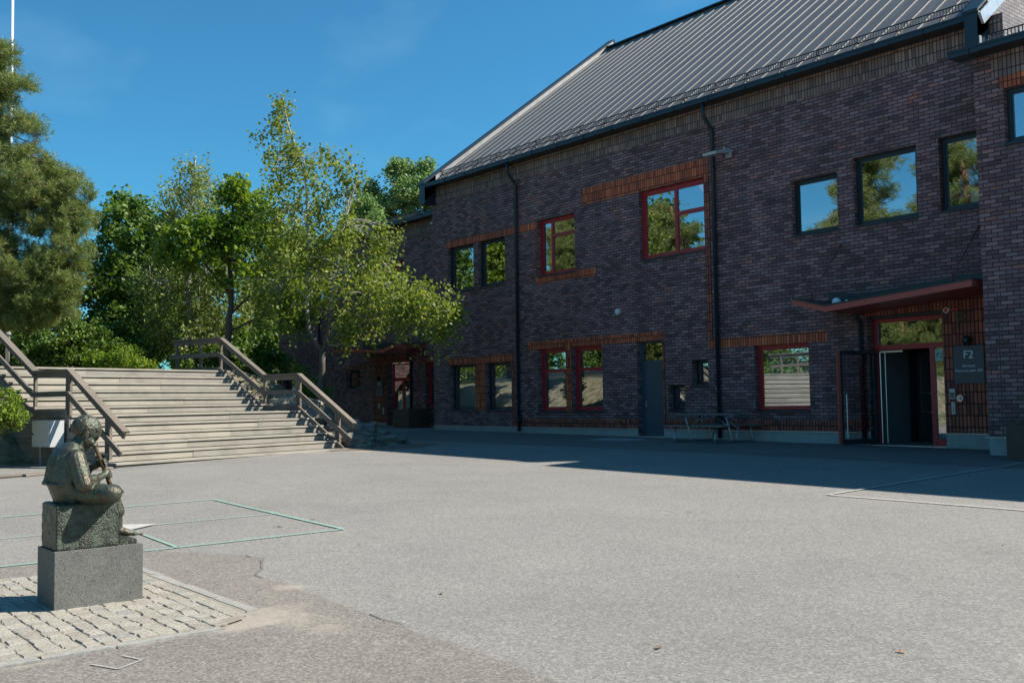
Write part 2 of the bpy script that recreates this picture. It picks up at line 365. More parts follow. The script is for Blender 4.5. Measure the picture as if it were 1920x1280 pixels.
M['tyre']=simple('tyre_rubber',(.02,.02,.02),.85); M['carglass']=simple('tinted_car_glass',(.02,.025,.03),.08)
M['roofred']=simple('orange_roof_tile',(.42,.13,.06),.8,0,.25,6); M['plaster']=simple('ochre_plaster',(.45,.30,.18),.85); M['plasterwhite']=simple('white_render',(.62,.62,.60),.85)

# ------------------------------------------------------------------ camera, light, sky
F=1888.74; PI_,RO,AL=R(3.4033),R(-.8798),R(50.759)
def camaxes():
    cp,sp,cr,sr=math.cos(PI_),math.sin(PI_),math.cos(RO),math.sin(RO)
    fw=np.array([0,cp,sp]); r0=np.array([1,0,0.]); u0=np.cross(r0,fw); r=cr*r0+sr*u0; u=-sr*r0+cr*u0
    Mx=np.array([[math.cos(AL),-math.sin(AL),0],[math.sin(AL),math.cos(AL),0],[0,0,1]])
    return Mx@r,Mx@u,Mx@fw
r_,u_,f_=camaxes()
cam=bpy.data.cameras.new('camera'); co=bpy.data.objects.new('camera',cam); COL.objects.link(co); scn.camera=co
cam.sensor_width=36; cam.lens=F/1920*36; cam.clip_start=.1; cam.clip_end=3000
mw=Matrix(((r_[0],u_[0],-f_[0],0),(r_[1],u_[1],-f_[1],-21.15),(r_[2],u_[2],-f_[2],1.45),(0,0,0,1))); co.matrix_world=mw

SAZ,SEL=R(34.5),R(44.1)
sd=Vector((math.sin(SAZ)*math.cos(SEL),math.cos(SAZ)*math.cos(SEL),math.sin(SEL)))
sl=bpy.data.lights.new('sun','SUN'); sl.energy=4.2; sl.angle=R(.53); sl.color=(1,.945,.86)
so=bpy.data.objects.new('sun',sl); COL.objects.link(so); so.rotation_euler=sd.to_track_quat('Z','Y').to_euler()
w=bpy.data.worlds.new('World'); scn.world=w; w.use_nodes=True; nt=w.node_tree
bg=nt.nodes['Background']; sky=nt.nodes.new('ShaderNodeTexSky'); sky.sky_type='NISHITA'; sky.sun_disc=False
sky.sun_elevation=SEL; sky.sun_rotation=SAZ; sky.altitude=0; sky.air_density=1.0; sky.dust_density=.3; sky.ozone_density=2.2
hs=nt.nodes.new('ShaderNodeMix'); hs.data_type='RGBA'; hs.blend_type='MULTIPLY'; hs.inputs[0].default_value=1; hs.inputs[7].default_value=(.21,.58,.70,1)   # polarised, deep blue sky
nt.links.new(sky.outputs[0],hs.inputs[6])
# thin cirrus streaks
tc=nt.nodes.new('ShaderNodeTexCoord'); mp=nt.nodes.new('ShaderNodeMapping'); mp.inputs['Rotation'].default_value=(0.25,-.1,R(35)); mp.inputs['Scale'].default_value=(.7,5,9)
nt.links.new(tc.outputs['Generated'],mp.inputs[0]); nz=nt.nodes.new('ShaderNodeTexNoise'); nz.inputs['Scale'].default_value=1.4; nz.inputs['Detail'].default_value=6; nt.links.new(mp.outputs[0],nz.inputs['Vector'])
mr=nt.nodes.new('ShaderNodeMapRange'); mr.inputs['From Min'].default_value=.55; mr.inputs['From Max'].default_value=.8; mr.inputs['To Max'].default_value=.13; nt.links.new(nz.outputs[0],mr.inputs[0])
mxc=nt.nodes.new('ShaderNodeMix'); mxc.data_type='RGBA'; nt.links.new(mr.outputs[0],mxc.inputs[0]); nt.links.new(hs.outputs[2],mxc.inputs[6]); mxc.inputs[7].default_value=(2.6,4.1,5.0,1)
nt.links.new(mxc.outputs[2],bg.inputs[0]); bg.inputs[1].default_value=.096
vs=scn.view_settings; vs.view_transform='Standard'; vs.look='None'; vs.gamma=1; vs.exposure=1.1
cy=scn.cycles; cy.max_bounces=8; cy.transparent_max_bounces=16; cy.diffuse_bounces=3; cy.glossy_bounces=4; cy.use_denoising=True; cy.sample_clamp_indirect=6

# ------------------------------------------------------------------ ground
def sheet(pts,dz,name,mat):
    m=MB(); m.face([G(x,y,dz) for x,y in pts]); return struct(m,name,mat)
m=MB(); xs=[-900,-120]+list(range(-60,61,6)); xs=sorted(set([-900,-400,-120]+list(range(-60,31,6))+[60,400,900])); ys=sorted(set([-900,-400,-80]+list(range(-40,31,5))+[60,400,900]))
for i in range(len(xs)-1):
    for j in range(len(ys)-1):
        m.face([G(xs[i],ys[j]),G(xs[i+1],ys[j]),G(xs[i+1],ys[j+1]),G(xs[i],ys[j+1])])
struct(m,'ground',M['asphalt'])
def wob(pts,k=5,amp=.035,seed=1):
    rr=np.random.default_rng(seed); out=[]
    for a,b in zip(pts,pts[1:]):
        for i in range(k):
            t=i/k; out.append((a[0]+(b[0]-a[0])*t+rr.normal(0,amp)*(i>0),a[1]+(b[1]-a[1])*t+rr.normal(0,amp)*(i>0)))
    out.append(pts[-1]); return out
edge=wob([(-9.05,-17.60),(-8.29,-17.22),(-7.55,-17.65),(-7.01,-17.61),(-5.74,-17.7),(-4.61,-17.73),(-3.82,-17.79),(-2.4,-18.1)],6,.02,3)
sheet(edge+[(-1.5,-19),(-1.0,-22),(-3,-26),(-9.9,-26),(-9.52,-19.4),(-9.46,-17.75)],.004,'asphalt_patch',M['asphaltold'])
m=MB()   # dark tar seam along the patch edge
for a,b in zip(edge,edge[1:]):
    if a[0]<-7.5 or -5.9<a[0]<-5.45:
        m.face([G(a[0],a[1],.008),G(b[0],b[1],.008),G(b[0],b[1]+.022,.008),G(a[0],a[1]+.022,.008)])
struct(m,'asphalt_seam',M['tarseam'])
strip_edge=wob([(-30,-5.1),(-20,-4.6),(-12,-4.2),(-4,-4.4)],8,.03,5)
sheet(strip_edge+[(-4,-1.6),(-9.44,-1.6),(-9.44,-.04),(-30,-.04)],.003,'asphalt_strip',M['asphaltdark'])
sheet([(-20.3,-2.0),(-20.45,-1.0),(-19.3,-.75),(-18.85,-1.1),(-18.95,-1.9)],.004,'paved_threshold',M['concrete'])

def line(pts,wd,mat,label,dz=.012,name='court_line',group='painted court lines on the asphalt',kind=None):
    m=MB()
    for a,b in zip(pts,pts[1:]):
        d=Vector((b[0]-a[0],b[1]-a[1])).normalized(); nx,ny=-d.y*wd/2,d.x*wd/2; k=max(1,int((Vector(b)-Vector(a)).length/.5))
        for i in range(k):
            p=(a[0]+(b[0]-a[0])*i/k,a[1]+(b[1]-a[1])*i/k); q=(a[0]+(b[0]-a[0])*(i+1)/k,a[1]+(b[1]-a[1])*(i+1)/k)
            m.face([G(p[0]-nx,p[1]-ny,dz),G(q[0]-nx,q[1]-ny,dz),G(q[0]+nx,q[1]+ny,dz),G(p[0]+nx,p[1]+ny,dz)])
    return struct(m,name,mat)
line([(-13.42,-19.6),(-13.31,-15.58),(-9.39,-15.80),(-9.50,-19.9)],.036,M['turq'],'')
line([(-11.40,-19.4),(-11.17,-15.66)],.022,M['turq'],'')
line([(-11.1,-17.45),(-9.42,-17.55)],.022,M['turq'],'')
line([(-9.49,-19.07),(-9.9,-21.5)],.025,M['turq'],'')
line([(-8.04,-3.1),(-7.59,-9.72),(-2.0,-9.62)],.055,M['whiteline'],'')
m=MB(); m.face([G(-11.55,-17.45,.016),G(-10.98,-17.47,.016),G(-11.26,-17.08,.016)]); struct(m,'painted_arrowhead',M['whiteline'])
m=MB()
for a,b in (((-5.72,-19.44),(-5.52,-19.36)),((-5.52,-19.36),(-5.62,-19.2)),((-5.62,-19.2),(-5.78,-19.25))):
    d=Vector((b[0]-a[0],b[1]-a[1])).normalized(); n=Vector((-d.y,d.x))*.008
    m.face([G(a[0]-n.x,a[1]-n.y,.009),G(b[0]-n.x,b[1]-n.y,.009),G(b[0]+n.x,b[1]+n.y,.009),G(a[0]+n.x,a[1]+n.y,.009)])
struct(m,'chalk_mark',M['chalk'])

# setts
X0,X1,Y0,Y1=-8.72,-6.06,-22.2,-18.28
sheet([(X0-.02,Y0),(X1+.02,Y0),(X1+.02,Y1-.3),(X1-.08,Y1-.1),(X1-.3,Y1+.02),(X0-.02,Y1+.02)],.0155,'paving_bed',M['settjoint'])
m=MB(); y=Y0
while y<Y1-.05:
    h=.108+rng.normal(0,.005); x=X0+rng.uniform(-.06,0)
    while x<X1-.03:
        L=rng.uniform(.09,.14); x2=min(x+L,X1); yy=y+rng.normal(0,.004)
        g1=.0015; g2=.0045
        c=[(x+g1+rng.normal(0,.006),yy+g2+rng.normal(0,.006)),(x2-g1+rng.normal(0,.006),yy+g2+rng.normal(0,.006)),(x2-g1+rng.normal(0,.006),yy+h-g2*.5+rng.normal(0,.006)),(x+g1+rng.normal(0,.006),yy+h-g2*.5+rng.normal(0,.006))]
        if math.hypot(min(0,(x+x2)/2-X1+.02),min(0,y+h/2-Y1+.02))<.20+rng.uniform(0,.08): x=x2; continue
        z=.022+rng.normal(0,.0012); cx=sum(p[0] for p in c)/4; cyy=sum(p[1] for p in c)/4
        base=len(m.v)
        lo=[G(px,py,.006) for px,py in c]; mid=[G(px,py,z-.005) for px,py in c]; top=[G(cx+(px-cx)*.93,cyy+(py-cyy)*.90,z+rng.normal(0,.0016)) for px,py in c]
        m.v+=lo+mid+top
        for r0 in (0,4):
            for i in range(4):
                j=(i+1)%4; m.f.append((base+r0+i,base+r0+j,base+r0+4+j,base+r0+4+i)); m.uv.append([(0,0)]*4); m.mi.append(0)
        m.f.append((base+8,base+9,base+10,base+11)); m.uv.append([(0,0)]*4); m.mi.append(0)
        x=x2
    y+=h
o=struct(m,'paving_setts',M['sett'])
m=MB()
def curb(a,b,wd):
    d=Vector((b[0]-a[0],b[1]-a[1])); L=d.length; d.normalize(); n=Vector((-d.y,d.x)); s=0
    while s<L-.02:
        l=min(rng.uniform(.35,.7),L-s); p=Vector(a)+d*(s+.004); q=Vector(a)+d*(s+l-.004); z=.019+rng.normal(0,.002)
        cs=[p-n*wd/2,q-n*wd/2,q+n*wd/2,p+n*wd/2]; cs=[(c.x+rng.normal(0,.009),c.y+rng.normal(0,.009)) for c in cs]
        b0=len(m.v); m.v+=[G(*c,0) for c in cs]+[G(*c,z) for c in cs]
        m.f.append((b0+4,b0+5,b0+6,b0+7)); m.uv.append([(0,0)]*4); m.mi.append(0)
        for i in range(4):
            j=(i+1)%4; m.f.append((b0+i,b0+j,b0+4+j,b0+4+i)); m.uv.append([(0,0)]*4); m.mi.append(0)
        s+=l
curb((X1+.05,Y0),(X1+.05,Y1-.30),.085); curb((X1-.28,Y1+.05),(X0,Y1+.05),.075)
struct(m,'paving_border',simple('pale_granite_kerb',(.28,.265,.235),.9,0,.55,30,.7))

# ------------------------------------------------------------------ school building
B=thing('school_building','dark brick school building with grey standing seam roof and red window frames','building',(-20,0,gz(-20,0)))
EAVE=9.34; RZ0,RSL=9.653,.752; RIDGEY=9.15; RIDGEZ=RZ0+RSL*RIDGEY
XL,XR=-30.45,-9.46
def wall_with(x0,x1,z0,z1,y,ops,dp,name,label=None):
    m=MB(); xs=sorted({x0,x1,*[o[0] for o in ops],*[o[1] for o in ops]}); zs=sorted({z0,z1,*[o[2] for o in ops],*[o[3] for o in ops]})
    xs=[x for x in xs if x0<=x<=x1]; zs=[z for z in zs if z0<=z<=z1]
    for i in range(len(xs)-1):
        for j in range(len(zs)-1):
            cx,cz=(xs[i]+xs[i+1])/2,(zs[j]+zs[j+1])/2
            if any(o[0]<cx<o[1] and o[2]<cz<o[3] for o in ops): continue
            m.quad_y(xs[i],xs[i+1],zs[j],zs[j+1],y)
    for a,b,c,d in ops:
        m.quad_x(y,y+dp,c,d,a); m.quad_x(y,y+dp,c,d,b,0,True)
        m.quad_z(a,b,y,y+dp,d,0,True); m.quad_z(a,b,y,y+dp,c)
    return m
OPS={'U1a':(-29.49,-27.96,5.42,7.0),'U1b':(-27.68,-26.2,5.42,7.0),'U2':(-24.51,-22.74,5.46,7.27),'U3':(-20.0,-17.59,5.45,7.44),
'U4':(-14.79,-13.51,5.44,6.81),'U5':(-13.07,-11.49,5.44,7.05),'U6':(-10.97,-9.75,5.46,7.07),
'L1a':(-29.44,-27.96,1.18,2.78),'L1b':(-27.36,-25.95,1.18,2.78),'L2a':(-24.59,-23.27,1.12,3.11),'L2b':(-22.99,-21.64,1.12,3.11),
'D':(-20.21,-19.23,.30,3.11),'sA':(-18.17,-17.6,1.82,2.49),'sB':(-19.04,-18.43,1.13,1.84),'L3':(-16.08,-14.45,1.11,2.78),'F2':(-12.85,-11.05,.25,3.29)}
m=wall_with(XL,XR,.2,EAVE+.1,0,list(OPS.values()),.28,'wall')
# left gable end and back (hidden sides close the volume)
def gable(m,x,flip,mi=0):
    p=[(x,0,.2),(x,2*RIDGEY,.2),(x,2*RIDGEY,EAVE),(x,RIDGEY,RIDGEZ-.05),(x,0,EAVE+.1)]; u=[(q[1],q[2]) for q in p]
    if flip: p=p[::-1];u=u[::-1]
    m.face(p,u,mi)
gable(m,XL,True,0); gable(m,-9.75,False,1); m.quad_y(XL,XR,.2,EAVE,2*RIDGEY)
wall=m.build('wall',[M['brick'],M['bricksunlit']],B)
# lower left wing
F1Y=1.5; F1L=-46.06; F1E=8.75
FO={'d':(-36.05,-34.33,.36,3.13),'rw':(-33.22,-31.6,1.24,3.03),'sm':(-39.48,-38.2,2.13,2.93),'lw':(-45.6,-43.9,1.3,3.31),'sr':(-35.39,-34.70,6.85,7.34),'u1':(-42.6,-41.3,6.2,7.6),'u2':(-38.6,-37.6,5.6,7.2)}
m=wall_with(F1L,XL,.3,F1E+.1,F1Y,list(FO.values()),.28,'wall')
m.quad_x(F1Y,14,.3,F1E+.1,F1L,0,True); m.quad_y(F1L,XL,.3,F1E,14)
m.build('wall',M['brick'],B,)
# right block
RBY=-1.5; RBX0=-9.40; RBX1=6.0; RBE=8.12
RO_={'u':(-8.84,-7.3,6.3,7.37),'u2':(-5.5,-3.9,6.3,7.37),'g':(-5.5,-3.2,1.1,2.78)}
m=wall_with(RBX0,RBX1,.2,RBE+.05,RBY,list(RO_.values()),.28,'wall')
m.quad_x(RBY,0,.2,RBE+.05,RBX0,0,True); m.quad_x(RBY,16,.2,RBE,RBX1); m.quad_y(RBX0,RBX1,.2,RBE,16)
m.build('wall',M['brick'],B)
m=MB(); m.box(-9.135,-9.115,RBY-.002,RBY+.01,.62,3.4); m.build('expansion_joint',M['blackframe'],B)

# soldier courses and coloured bands, a few mm proud of the face
def band(x0,x1,z0,z1,y=0,mat='soldier',proud=.006):
    m=MB(); m.box(x0,x1,y-proud,y+.02,z0,z1); return m.build('soldier_course',M[mat],B)
for a in [(-29.59,-24.52,7.0,7.25),(-24.62,-21.82,5.21,5.455),(-22.41,-17.41,7.44,7.94),(-17.56,-13.92,2.78,3.03),(-25.09,-19.14,3.11,3.36),(-29.58,-25.81,2.78,3.03)]: band(*a)
for a in [(-24.605,-24.515,5.46,6.997),(-17.58,-17.40,3.033,7.437),(-25.945,-25.80,.88,2.777),(-19.225,-19.14,.62,3.107)]: band(*a,mat='soldierred')
for a in [(-27.955,-27.365,1.18,2.777),(-23.265,-22.995,1.12,3.107)]: band(*a,proud=.004)
for a in [(-25.945,-20.215,.62,.877),(-19.137,-12.855,.62,.877)]: band(*a,mat='soldierred')
band(-12.95,-11.045,3.29,3.56,mat='soldierred'); band(-11.045,-9.47,.62,3.56,mat='soldierred')
band(XL+.02,-9.47,8.82,9.33,mat='soldierbrown'); band(F1L,XL,8.2,8.72,F1Y,'soldierbrown'); band(RBX0+.35,RBX1,7.62,8.12,RBY,'soldierbrown')
band(RBX0+.42,RBX1,.62,.877,RBY,'soldierred'); band(-8.92,-7.2,7.375,7.612,RBY)
for a in [(-37.05,-34.25,3.135,3.42),(-33.71,-31.5,3.035,3.28),(-39.49,-37.71,2.935,3.16),(-45.75,-43.75,3.315,3.55)]: band(*a,y=F1Y,mat='soldierred')
band(-37.15,-36.06,.64,3.13,F1Y,'soldierred')
# concrete plinth with metal flashing
m=MB(); fl=MB()
for x0,x1,y in [(XL-.0,-20.215,0),(-19.225,-12.86,0),(-11.04,-9.47,0),(RBX0-.0,RBX1,RBY),(F1L,-36.06,F1Y),(-34.32,XL-.02,F1Y)]:
    m.box(x0,x1,y-.012,y+.02,.05,.598); fl.box(x0-(.08 if y==RBY else 0),x1,y-.035,y+.02,.60,.618)
m.build('plinth',M['concrete'],B); fl.build('flashing',M['flash'],B)

# ------------------------------------------------------------------ windows
def window(op,y,mat,rec=.14,fw=.075,mull=(),trans=(),blind=None,sill=True,glassm='glass',sash=True):
    a,b,c,d=op; y0=y+rec; m=MB()
    m.box(a,a+fw,y0,y0+.07,c,d); m.box(b-fw,b,y0,y0+.07,c,d); m.box(a+fw,b-fw,y0,y0+.07,d-fw,d); m.box(a+fw,b-fw,y0,y0+.07,c,c+fw)
    if sash:
        i=fw+.002; e=fw*.45
        m.box(a+i,a+i+e,y0+.022,y0+.065,c+i,d-i); m.box(b-i-e,b-i,y0+.022,y0+.065,c+i,d-i); m.box(a+i+e,b-i-e,y0+.022,y0+.065,d-i-e,d-i); m.box(a+i+e,b-i-e,y0+.022,y0+.065,c+i,c+i+e)
    for x,z0,z1 in mull: m.box(x-fw*.55,x+fw*.55,y0+.006,y0+.066,z0+fw,z1-fw)
    for z,x0,x1 in trans: m.box(x0,x1,y0+.010,y0+.062,z-fw*.6,z+fw*.6)
    wd=m.build('window',mat,B)
    p=MB(); t=fw*.8; p.quad_y(a+t,b-t,c+t,d-t,y0+.045); p.build('pane',M[glassm],wd)
    if sill:
        s=MB(); s.face([(a-.03,y-.035,c-.012),(b+.03,y-.035,c-.012),(b+.03,y+rec,c+.035),(a-.03,y+rec,c+.035)]); s.box(a-.03,b+.03,y-.037,y-.033,c-.05,c-.012); s.build('sill',M['darkmetal'],wd)
    if blind:
        z0,z1=blind; q=MB(); z=z0
        while z<z1:
            q.face([(a+fw,y0+.20,z),(b-fw,y0+.20,z),(b-fw,y0+.225,z+.028),(a+fw,y0+.225,z+.028)]); z+=.03
        q.build('blind',M['blind'],wd)
    # room behind: back board keeps the room dim
    return wd
RF,BF=M['redframe'],M['blackframe']
for k in ('U1a','U1b','U4','U5','U6'): window(OPS[k],0,BF)
a=OPS['U2']; window(a,0,RF,fw=.085,mull=[(-23.95,a[2],a[3])],trans=[(6.72,-23.95,a[1])])
a=OPS['U3']; window(a,0,RF,fw=.095,mull=[(-18.72,a[2],a[3])],trans=[(6.62,-18.72,a[1])])
window(OPS['L1a'],0,BF,.17,blind=(1.25,2.7)); window(OPS['L1b'],0,BF,.17,blind=(1.25,2.7))
for k in ('L2a','L2b'):
    a=OPS[k]; window(a,0,RF,.17,fw=.095,trans=[(2.40,a[0]+.09,a[1]-.09)],blind=(1.25,2.32) if k=='L2a' else None)
window(OPS['L3'],0,RF,.15,fw=.085,blind=(1.2,2.72))
window(OPS['sA'],0,BF,.2,fw=.06); window(OPS['sB'],0,BF,.2,fw=.06)
window(RO_['u'],RBY,BF); window(RO_['u2'],RBY,BF); window(RO_['g'],RBY,BF)
a=FO['rw']; window(a,F1Y,RF,.17,fw=.09,mull=[(-32.38,a[2],a[3])],trans=[(2.2,-32.38,a[1])],blind=(1.3,2.1))
window(FO['sm'],F1Y,BF,.2); window(FO['lw'],F1Y,BF,.2); window(FO['sr'],F1Y,RF,.15,fw=.06); window(FO['u1'],F1Y,BF); window(FO['u2'],F1Y,BF)

# grey service door
dr=MB(); a=OPS['D']; y=.17
dr.box(a[0],a[0]+.06,y,y+.06,gz(-20,0),a[3]); dr.box(a[1]-.06,a[1],y,y+.06,gz(-20,0),a[3]); dr.box(a[0]+.06,a[1]-.06,y,y+.06,a[3]-.06,a[3])
dr.box(a[0]+.065,a[1]-.065,y+.015,y+.06,gz(-20,0)+.02,2.50); dr.box(a[0]+.06,a[1]-.06,y+.01,y+.055,2.50,2.56)
d=dr.build('door',M['doorgrey'],B)
p=MB(); p.quad_y(a[0]+.07,a[1]-.07,2.56,a[3]-.06,y+.03); p.build('pane',M['glass'],d)
h=MB(); h.tube([(a[0]+.16,y+.015,1.32),(a[0]+.16,y-.04,1.32),(a[0]+.28,y-.045,1.32)],.012); h.box(a[0]+.135,a[0]+.185,y+.005,y+.016,1.22,1.42); h.build('handle',M['steel'],d); h=MB(); h.tube([(a[0]+.16,y+.016,1.0),(a[0]+.16,y-.01,1.0)],.022); h.build('lock',M['steel'],d)
s=MB(); s.box(a[0]-.02,a[1]+.02,-.03,.17,gz(-20,0)-.05,gz(-20,0)+.022); s.build('threshold',M['flash'],d)

# ------------------------------------------------------------------ main entrance
def text(s,size,loc,parent,mat,name='lettering',align='CENTER',ext=.002):
    cu=bpy.data.curves.new(name,'FONT'); cu.body=s; cu.size=size; cu.align_x=align; cu.extrude=ext; cu.materials.append(mat)
    tmp=bpy.data.objects.new(name,cu); me=bpy.data.meshes.new_from_object(tmp); bpy.data.objects.remove(tmp)
    me.transform(Matrix.Translation(loc)@Matrix.Rotation(R(90),4,'X')); o=bpy.data.objects.new(name,me); COL.objects.link(o)
    if parent: adopt(o,parent)
    return o
a=OPS['F2']; y=.24; gl=gz(-12,0)
f=MB()
f.box(a[0]+.02,a[0]+.10,y,y+.08,gl,3.22); f.box(a[1]-.06,a[1],y,y+.08,gl,3.22); f.box(a[0]+.10,a[1]-.06,y,y+.08,3.13,3.22)
f.box(a[0]+.10,a[1]-.06,y-.005,y+.085,2.50,2.62); f.box(-11.49,-11.39,y+.002,y+.082,gl,2.50); f.box(-11.39,a[1]-.06,y+.01,y+.07,gl,.48)
df=f.build('door_frame',RF,B)
p=MB(); p.quad_y(a[0]+.10,a[1]-.06,2.62,3.13,y+.04); p.quad_y(-11.39,a[1]-.06,.48,2.50,y+.045); p.build('pane',M['glass'],df)
t=MB(); t.box(a[0]+.02,a[1],y-.25,y+.3,gl-.05,gl+.02); t.build('threshold',M['flash'],df)
m=MB(); m.box(a[0],a[1],.12,.30,3.225,3.288); m.build('lintel_board',M['darkmetal'],df)
st=MB(); st.box(-11.385,-11.16,y+.032,y+.036,2.20,2.46); st=st.build('door_sticker',simple('pale_green_sticker',(.35,.50,.45),.5),df)
text('F2',.17,(-11.272,y+.03,2.265),st,M['blackframe'])
# vestibule behind the doors
v=MB(); v.quad_x(y+.1,1.85,gl,3.2,-12.90,0); v.quad_x(1.85,3.2,gl,3.2,-12.90,1); v.quad_y(-12.9,-10.5,gl,3.2,3.2,1); v.quad_x(y+.1,3.2,gl,3.2,-10.5,0,True); v.quad_z(-12.9,-10.5,y+.1,3.2,3.2,1,True); v.quad_z(-12.9,-10.5,y+.1,3.2,gl+.01,1)  # rear walls and ceiling share the dark floor colour, interior shade painted in
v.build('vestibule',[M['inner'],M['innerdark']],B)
def leaf(hx,hy,ang,wd,z0,z1,name,frame,flip=1):   # glazed leaf hinged at (hx,hy); ang measured from +X toward -Y
    dx,dy=math.cos(ang),-math.sin(ang); P=lambda s,z:(hx+dx*s,hy+dy*s,z); m=MB(); up=(0,0,1)
    m.obox(P(.045,z0),P(.045,z1),.05,.09,(dx,dy,0)); m.obox(P(wd-.045,z0),P(wd-.045,z1),.05,.09,(dx,dy,0))
    m.obox(P(.09,z0+.06),P(wd-.09,z0+.06),.05,.12); m.obox(P(.09,z1-.045),P(wd-.09,z1-.045),.05,.09)
    d=m.build(name,frame,B)
    p=MB(); p.face([P(.09,z0+.12),P(wd-.09,z0+.12),P(wd-.09,z1-.09),P(.09,z1-.09)]); p.build('pane',M['glassdoor'],d)
    nx,ny=dy,-dx
    for sgn in (1,-1):
        h=MB(); o=.07*sgn; Q=lambda s,z:(hx+dx*s+nx*o,hy+dy*s+ny*o,z)
        h.tube([Q(wd-.14,z0+.15),Q(wd-.14,z0+1.15)],.013); h.tube([P(wd-.14,z0+.2),Q(wd-.14,z0+.2)],.01); h.tube([P(wd-.14,z0+1.1),Q(wd-.14,z0+1.1)],.01)
        h.tube([Q(.12,z0+.7),Q(wd-.14,z0+.7)],.011); h.tube([Q(.12,z0+1.15),Q(wd-.14,z0+1.15)],.011)
        h.build('handle',M['steel'],d)
    return d
lf=leaf(a[0]+.06,y-.02,R(112),1.02,gl+.04,2.5,'door',M['blackframe'])
e=MB(); dx,dy=math.cos(R(112)),-math.sin(R(112)); e.obox((a[0]+.06+dx*1.03,y-.02+dy*1.03,gl+.04),(a[0]+.06+dx*1.03,y-.02+dy*1.03,2.5),.055,.07,(dx,dy,0)); e.build('edge_strip',M['canopyred'],lf)
e=MB(); e.box(a[0]+.16,a[0]+.75,y-.06,y-.03,2.44,2.475); e.tube([(a[0]+.2,y-.05,2.46),(a[0]-.02,y-.45,2.46)],.012); e.build('door_closer',M['steel'],lf)
leaf(-11.52,y+.12,R(-100),.98,gl+.04,2.48,'door',M['blackframe'])
leaf(-12.75,1.95,R(0),.9,gl+.04,2.48,'door',M['darkmetal']); leaf(-11.8,1.95,R(0),.9,gl+.04,2.48,'door',M['darkmetal'])
m=MB(); m.tube([(a[0]+.22,y+.1,gl+.05),(a[0]+.22,y+.1,2.45)],.012); m.tube([(a[0]+.17,y-.03,gl+.05),(a[0]+.17,y-.03,2.45)],.016); m.build('door_post',M['steel'],df)

# ------------------------------------------------------------------ canopies
def canopy(xa,xv,xb,y0,dep,zl,zv,zr,ul,uv_,ur,mirror_label):
    """folded canopy: outer ends xa,xb, valley xv; z = top of fascia at those x; u* = upstand tops at the wall"""
    yf=y0-dep; th=.15; m=MB(); 
    P=[(xa,zl),(xv,zv),(xb,zr)]
    for (x0,z0),(x1,z1) in zip(P,P[1:]):
        m.face([(x0,yf,z0-th),(x1,yf,z1-th),(x1,yf,z1),(x0,yf,z0)],m=0)                # fascia
        m.face([(x0,y0,z0-th),(x1,y0,z1-th),(x1,yf,z1-th),(x0,yf,z0-th)],m=0)          # soffit
        m.face([(x0,yf-.01,z0+.012),(x1,yf-.01,z1+.012),(x1,y0,z1+.012),(x0,y0,z0+.012)],m=1)
        m.face([(x0,yf-.012,z0-.025),(x1,yf-.012,z1-.025),(x1,yf-.012,z1+.012),(x0,yf-.012,z0+.012)],m=1)
    for (x,z),fl in ((P[0],True),(P[2],False)):
        p=[(x,yf,z-th),(x,y0,z-th),(x,y0,z),(x,yf,z)]; m.face(p[::-1] if fl else p,m=0)
    U=[(xa,zl,ul),(xv,zv,uv_),(xb,zr,ur)]
    for (x0,z0,t0),(x1,z1,t1) in zip(U,U[1:]):
        m.face([(x0,y0-.03,z0),(x1,y0-.03,z1),(x1,y0-.03,t1),(x0,y0-.03,t0)],m=1); m.face([(x0,y0-.03,t0),(x1,y0-.03,t1),(x1,y0,t1),(x0,y0,t0)],m=1)
    c=m.build('canopy',[M['canopyred'],M['darkmetal']],B)
    return c
def dpipe(path,r,parent,shoe=True,name='downpipe'):
    m=MB(); m.tube(path,r,10); 
    for z in np.arange(path[-1][2]+1.2,path[0][2]-.8,2.0):
        x,y=path[-1][0],path[-1][1]; m.tube([(x,y,z),(x,y,z+.04)],r*1.25,10); m.box(x-.012,x+.012,y,y+.12,z,z+.03)
    return m.build(name,M['darkmetal'],parent,True)
c1=canopy(-13.82,-12.98,-9.62,0,1.5,3.72,3.49,3.74,3.97,3.82,4.06,'')
M['rodred']=simple('dark_red_rod_paint',(.13,.035,.032),.5)
def rod(p,q,par):
    m=MB(); m.tube([p,q],.010,8); m.tube([q,(q[0],q[1],q[2]-.12)],.03,8); m.ball(p,.04); mid=[(a+b)/2 for a,b in zip(p,q)]; m.tube([mid,[a+(b-a)*.05 for a,b in zip(mid,q)]],.022,8); m.build('tie_rod',M['rodred'],par,True)
rod((-13.46,-.01,5.02),(-13.5,-1.2,3.80),c1); rod((-10.15,-.01,5.0),(-10.2,-1.15,3.86),c1)
dpipe([(-12.98,-.25,3.38),(-12.98,-.22,3.28),(-12.98,-.07,3.12),(-12.98,-.07,gz(-13,0)+.03)],.05,c1)
c2=canopy(-37.9,-33.95,-33.2,F1Y,1.5,3.80,3.60,3.76,4.1,3.88,4.0,'')
dpipe([(-34.15,F1Y-.25,3.44),(-34.15,F1Y-.07,3.2),(-34.15,F1Y-.07,.5)],.05,c2)
b=MB(); b.ball((-12.96,-1.05,3.585),.10,20,14); tag(b.build('ball',M['white'],None,True),'pale ball lying in the fold of the red entrance canopy','ball')
b=MB(); b.ball((-12.70,-1.05,3.565),.05,16,10); tag(b.build('ball',M['white'],None,True),'smaller pale ball beside the larger one on the canopy','ball')

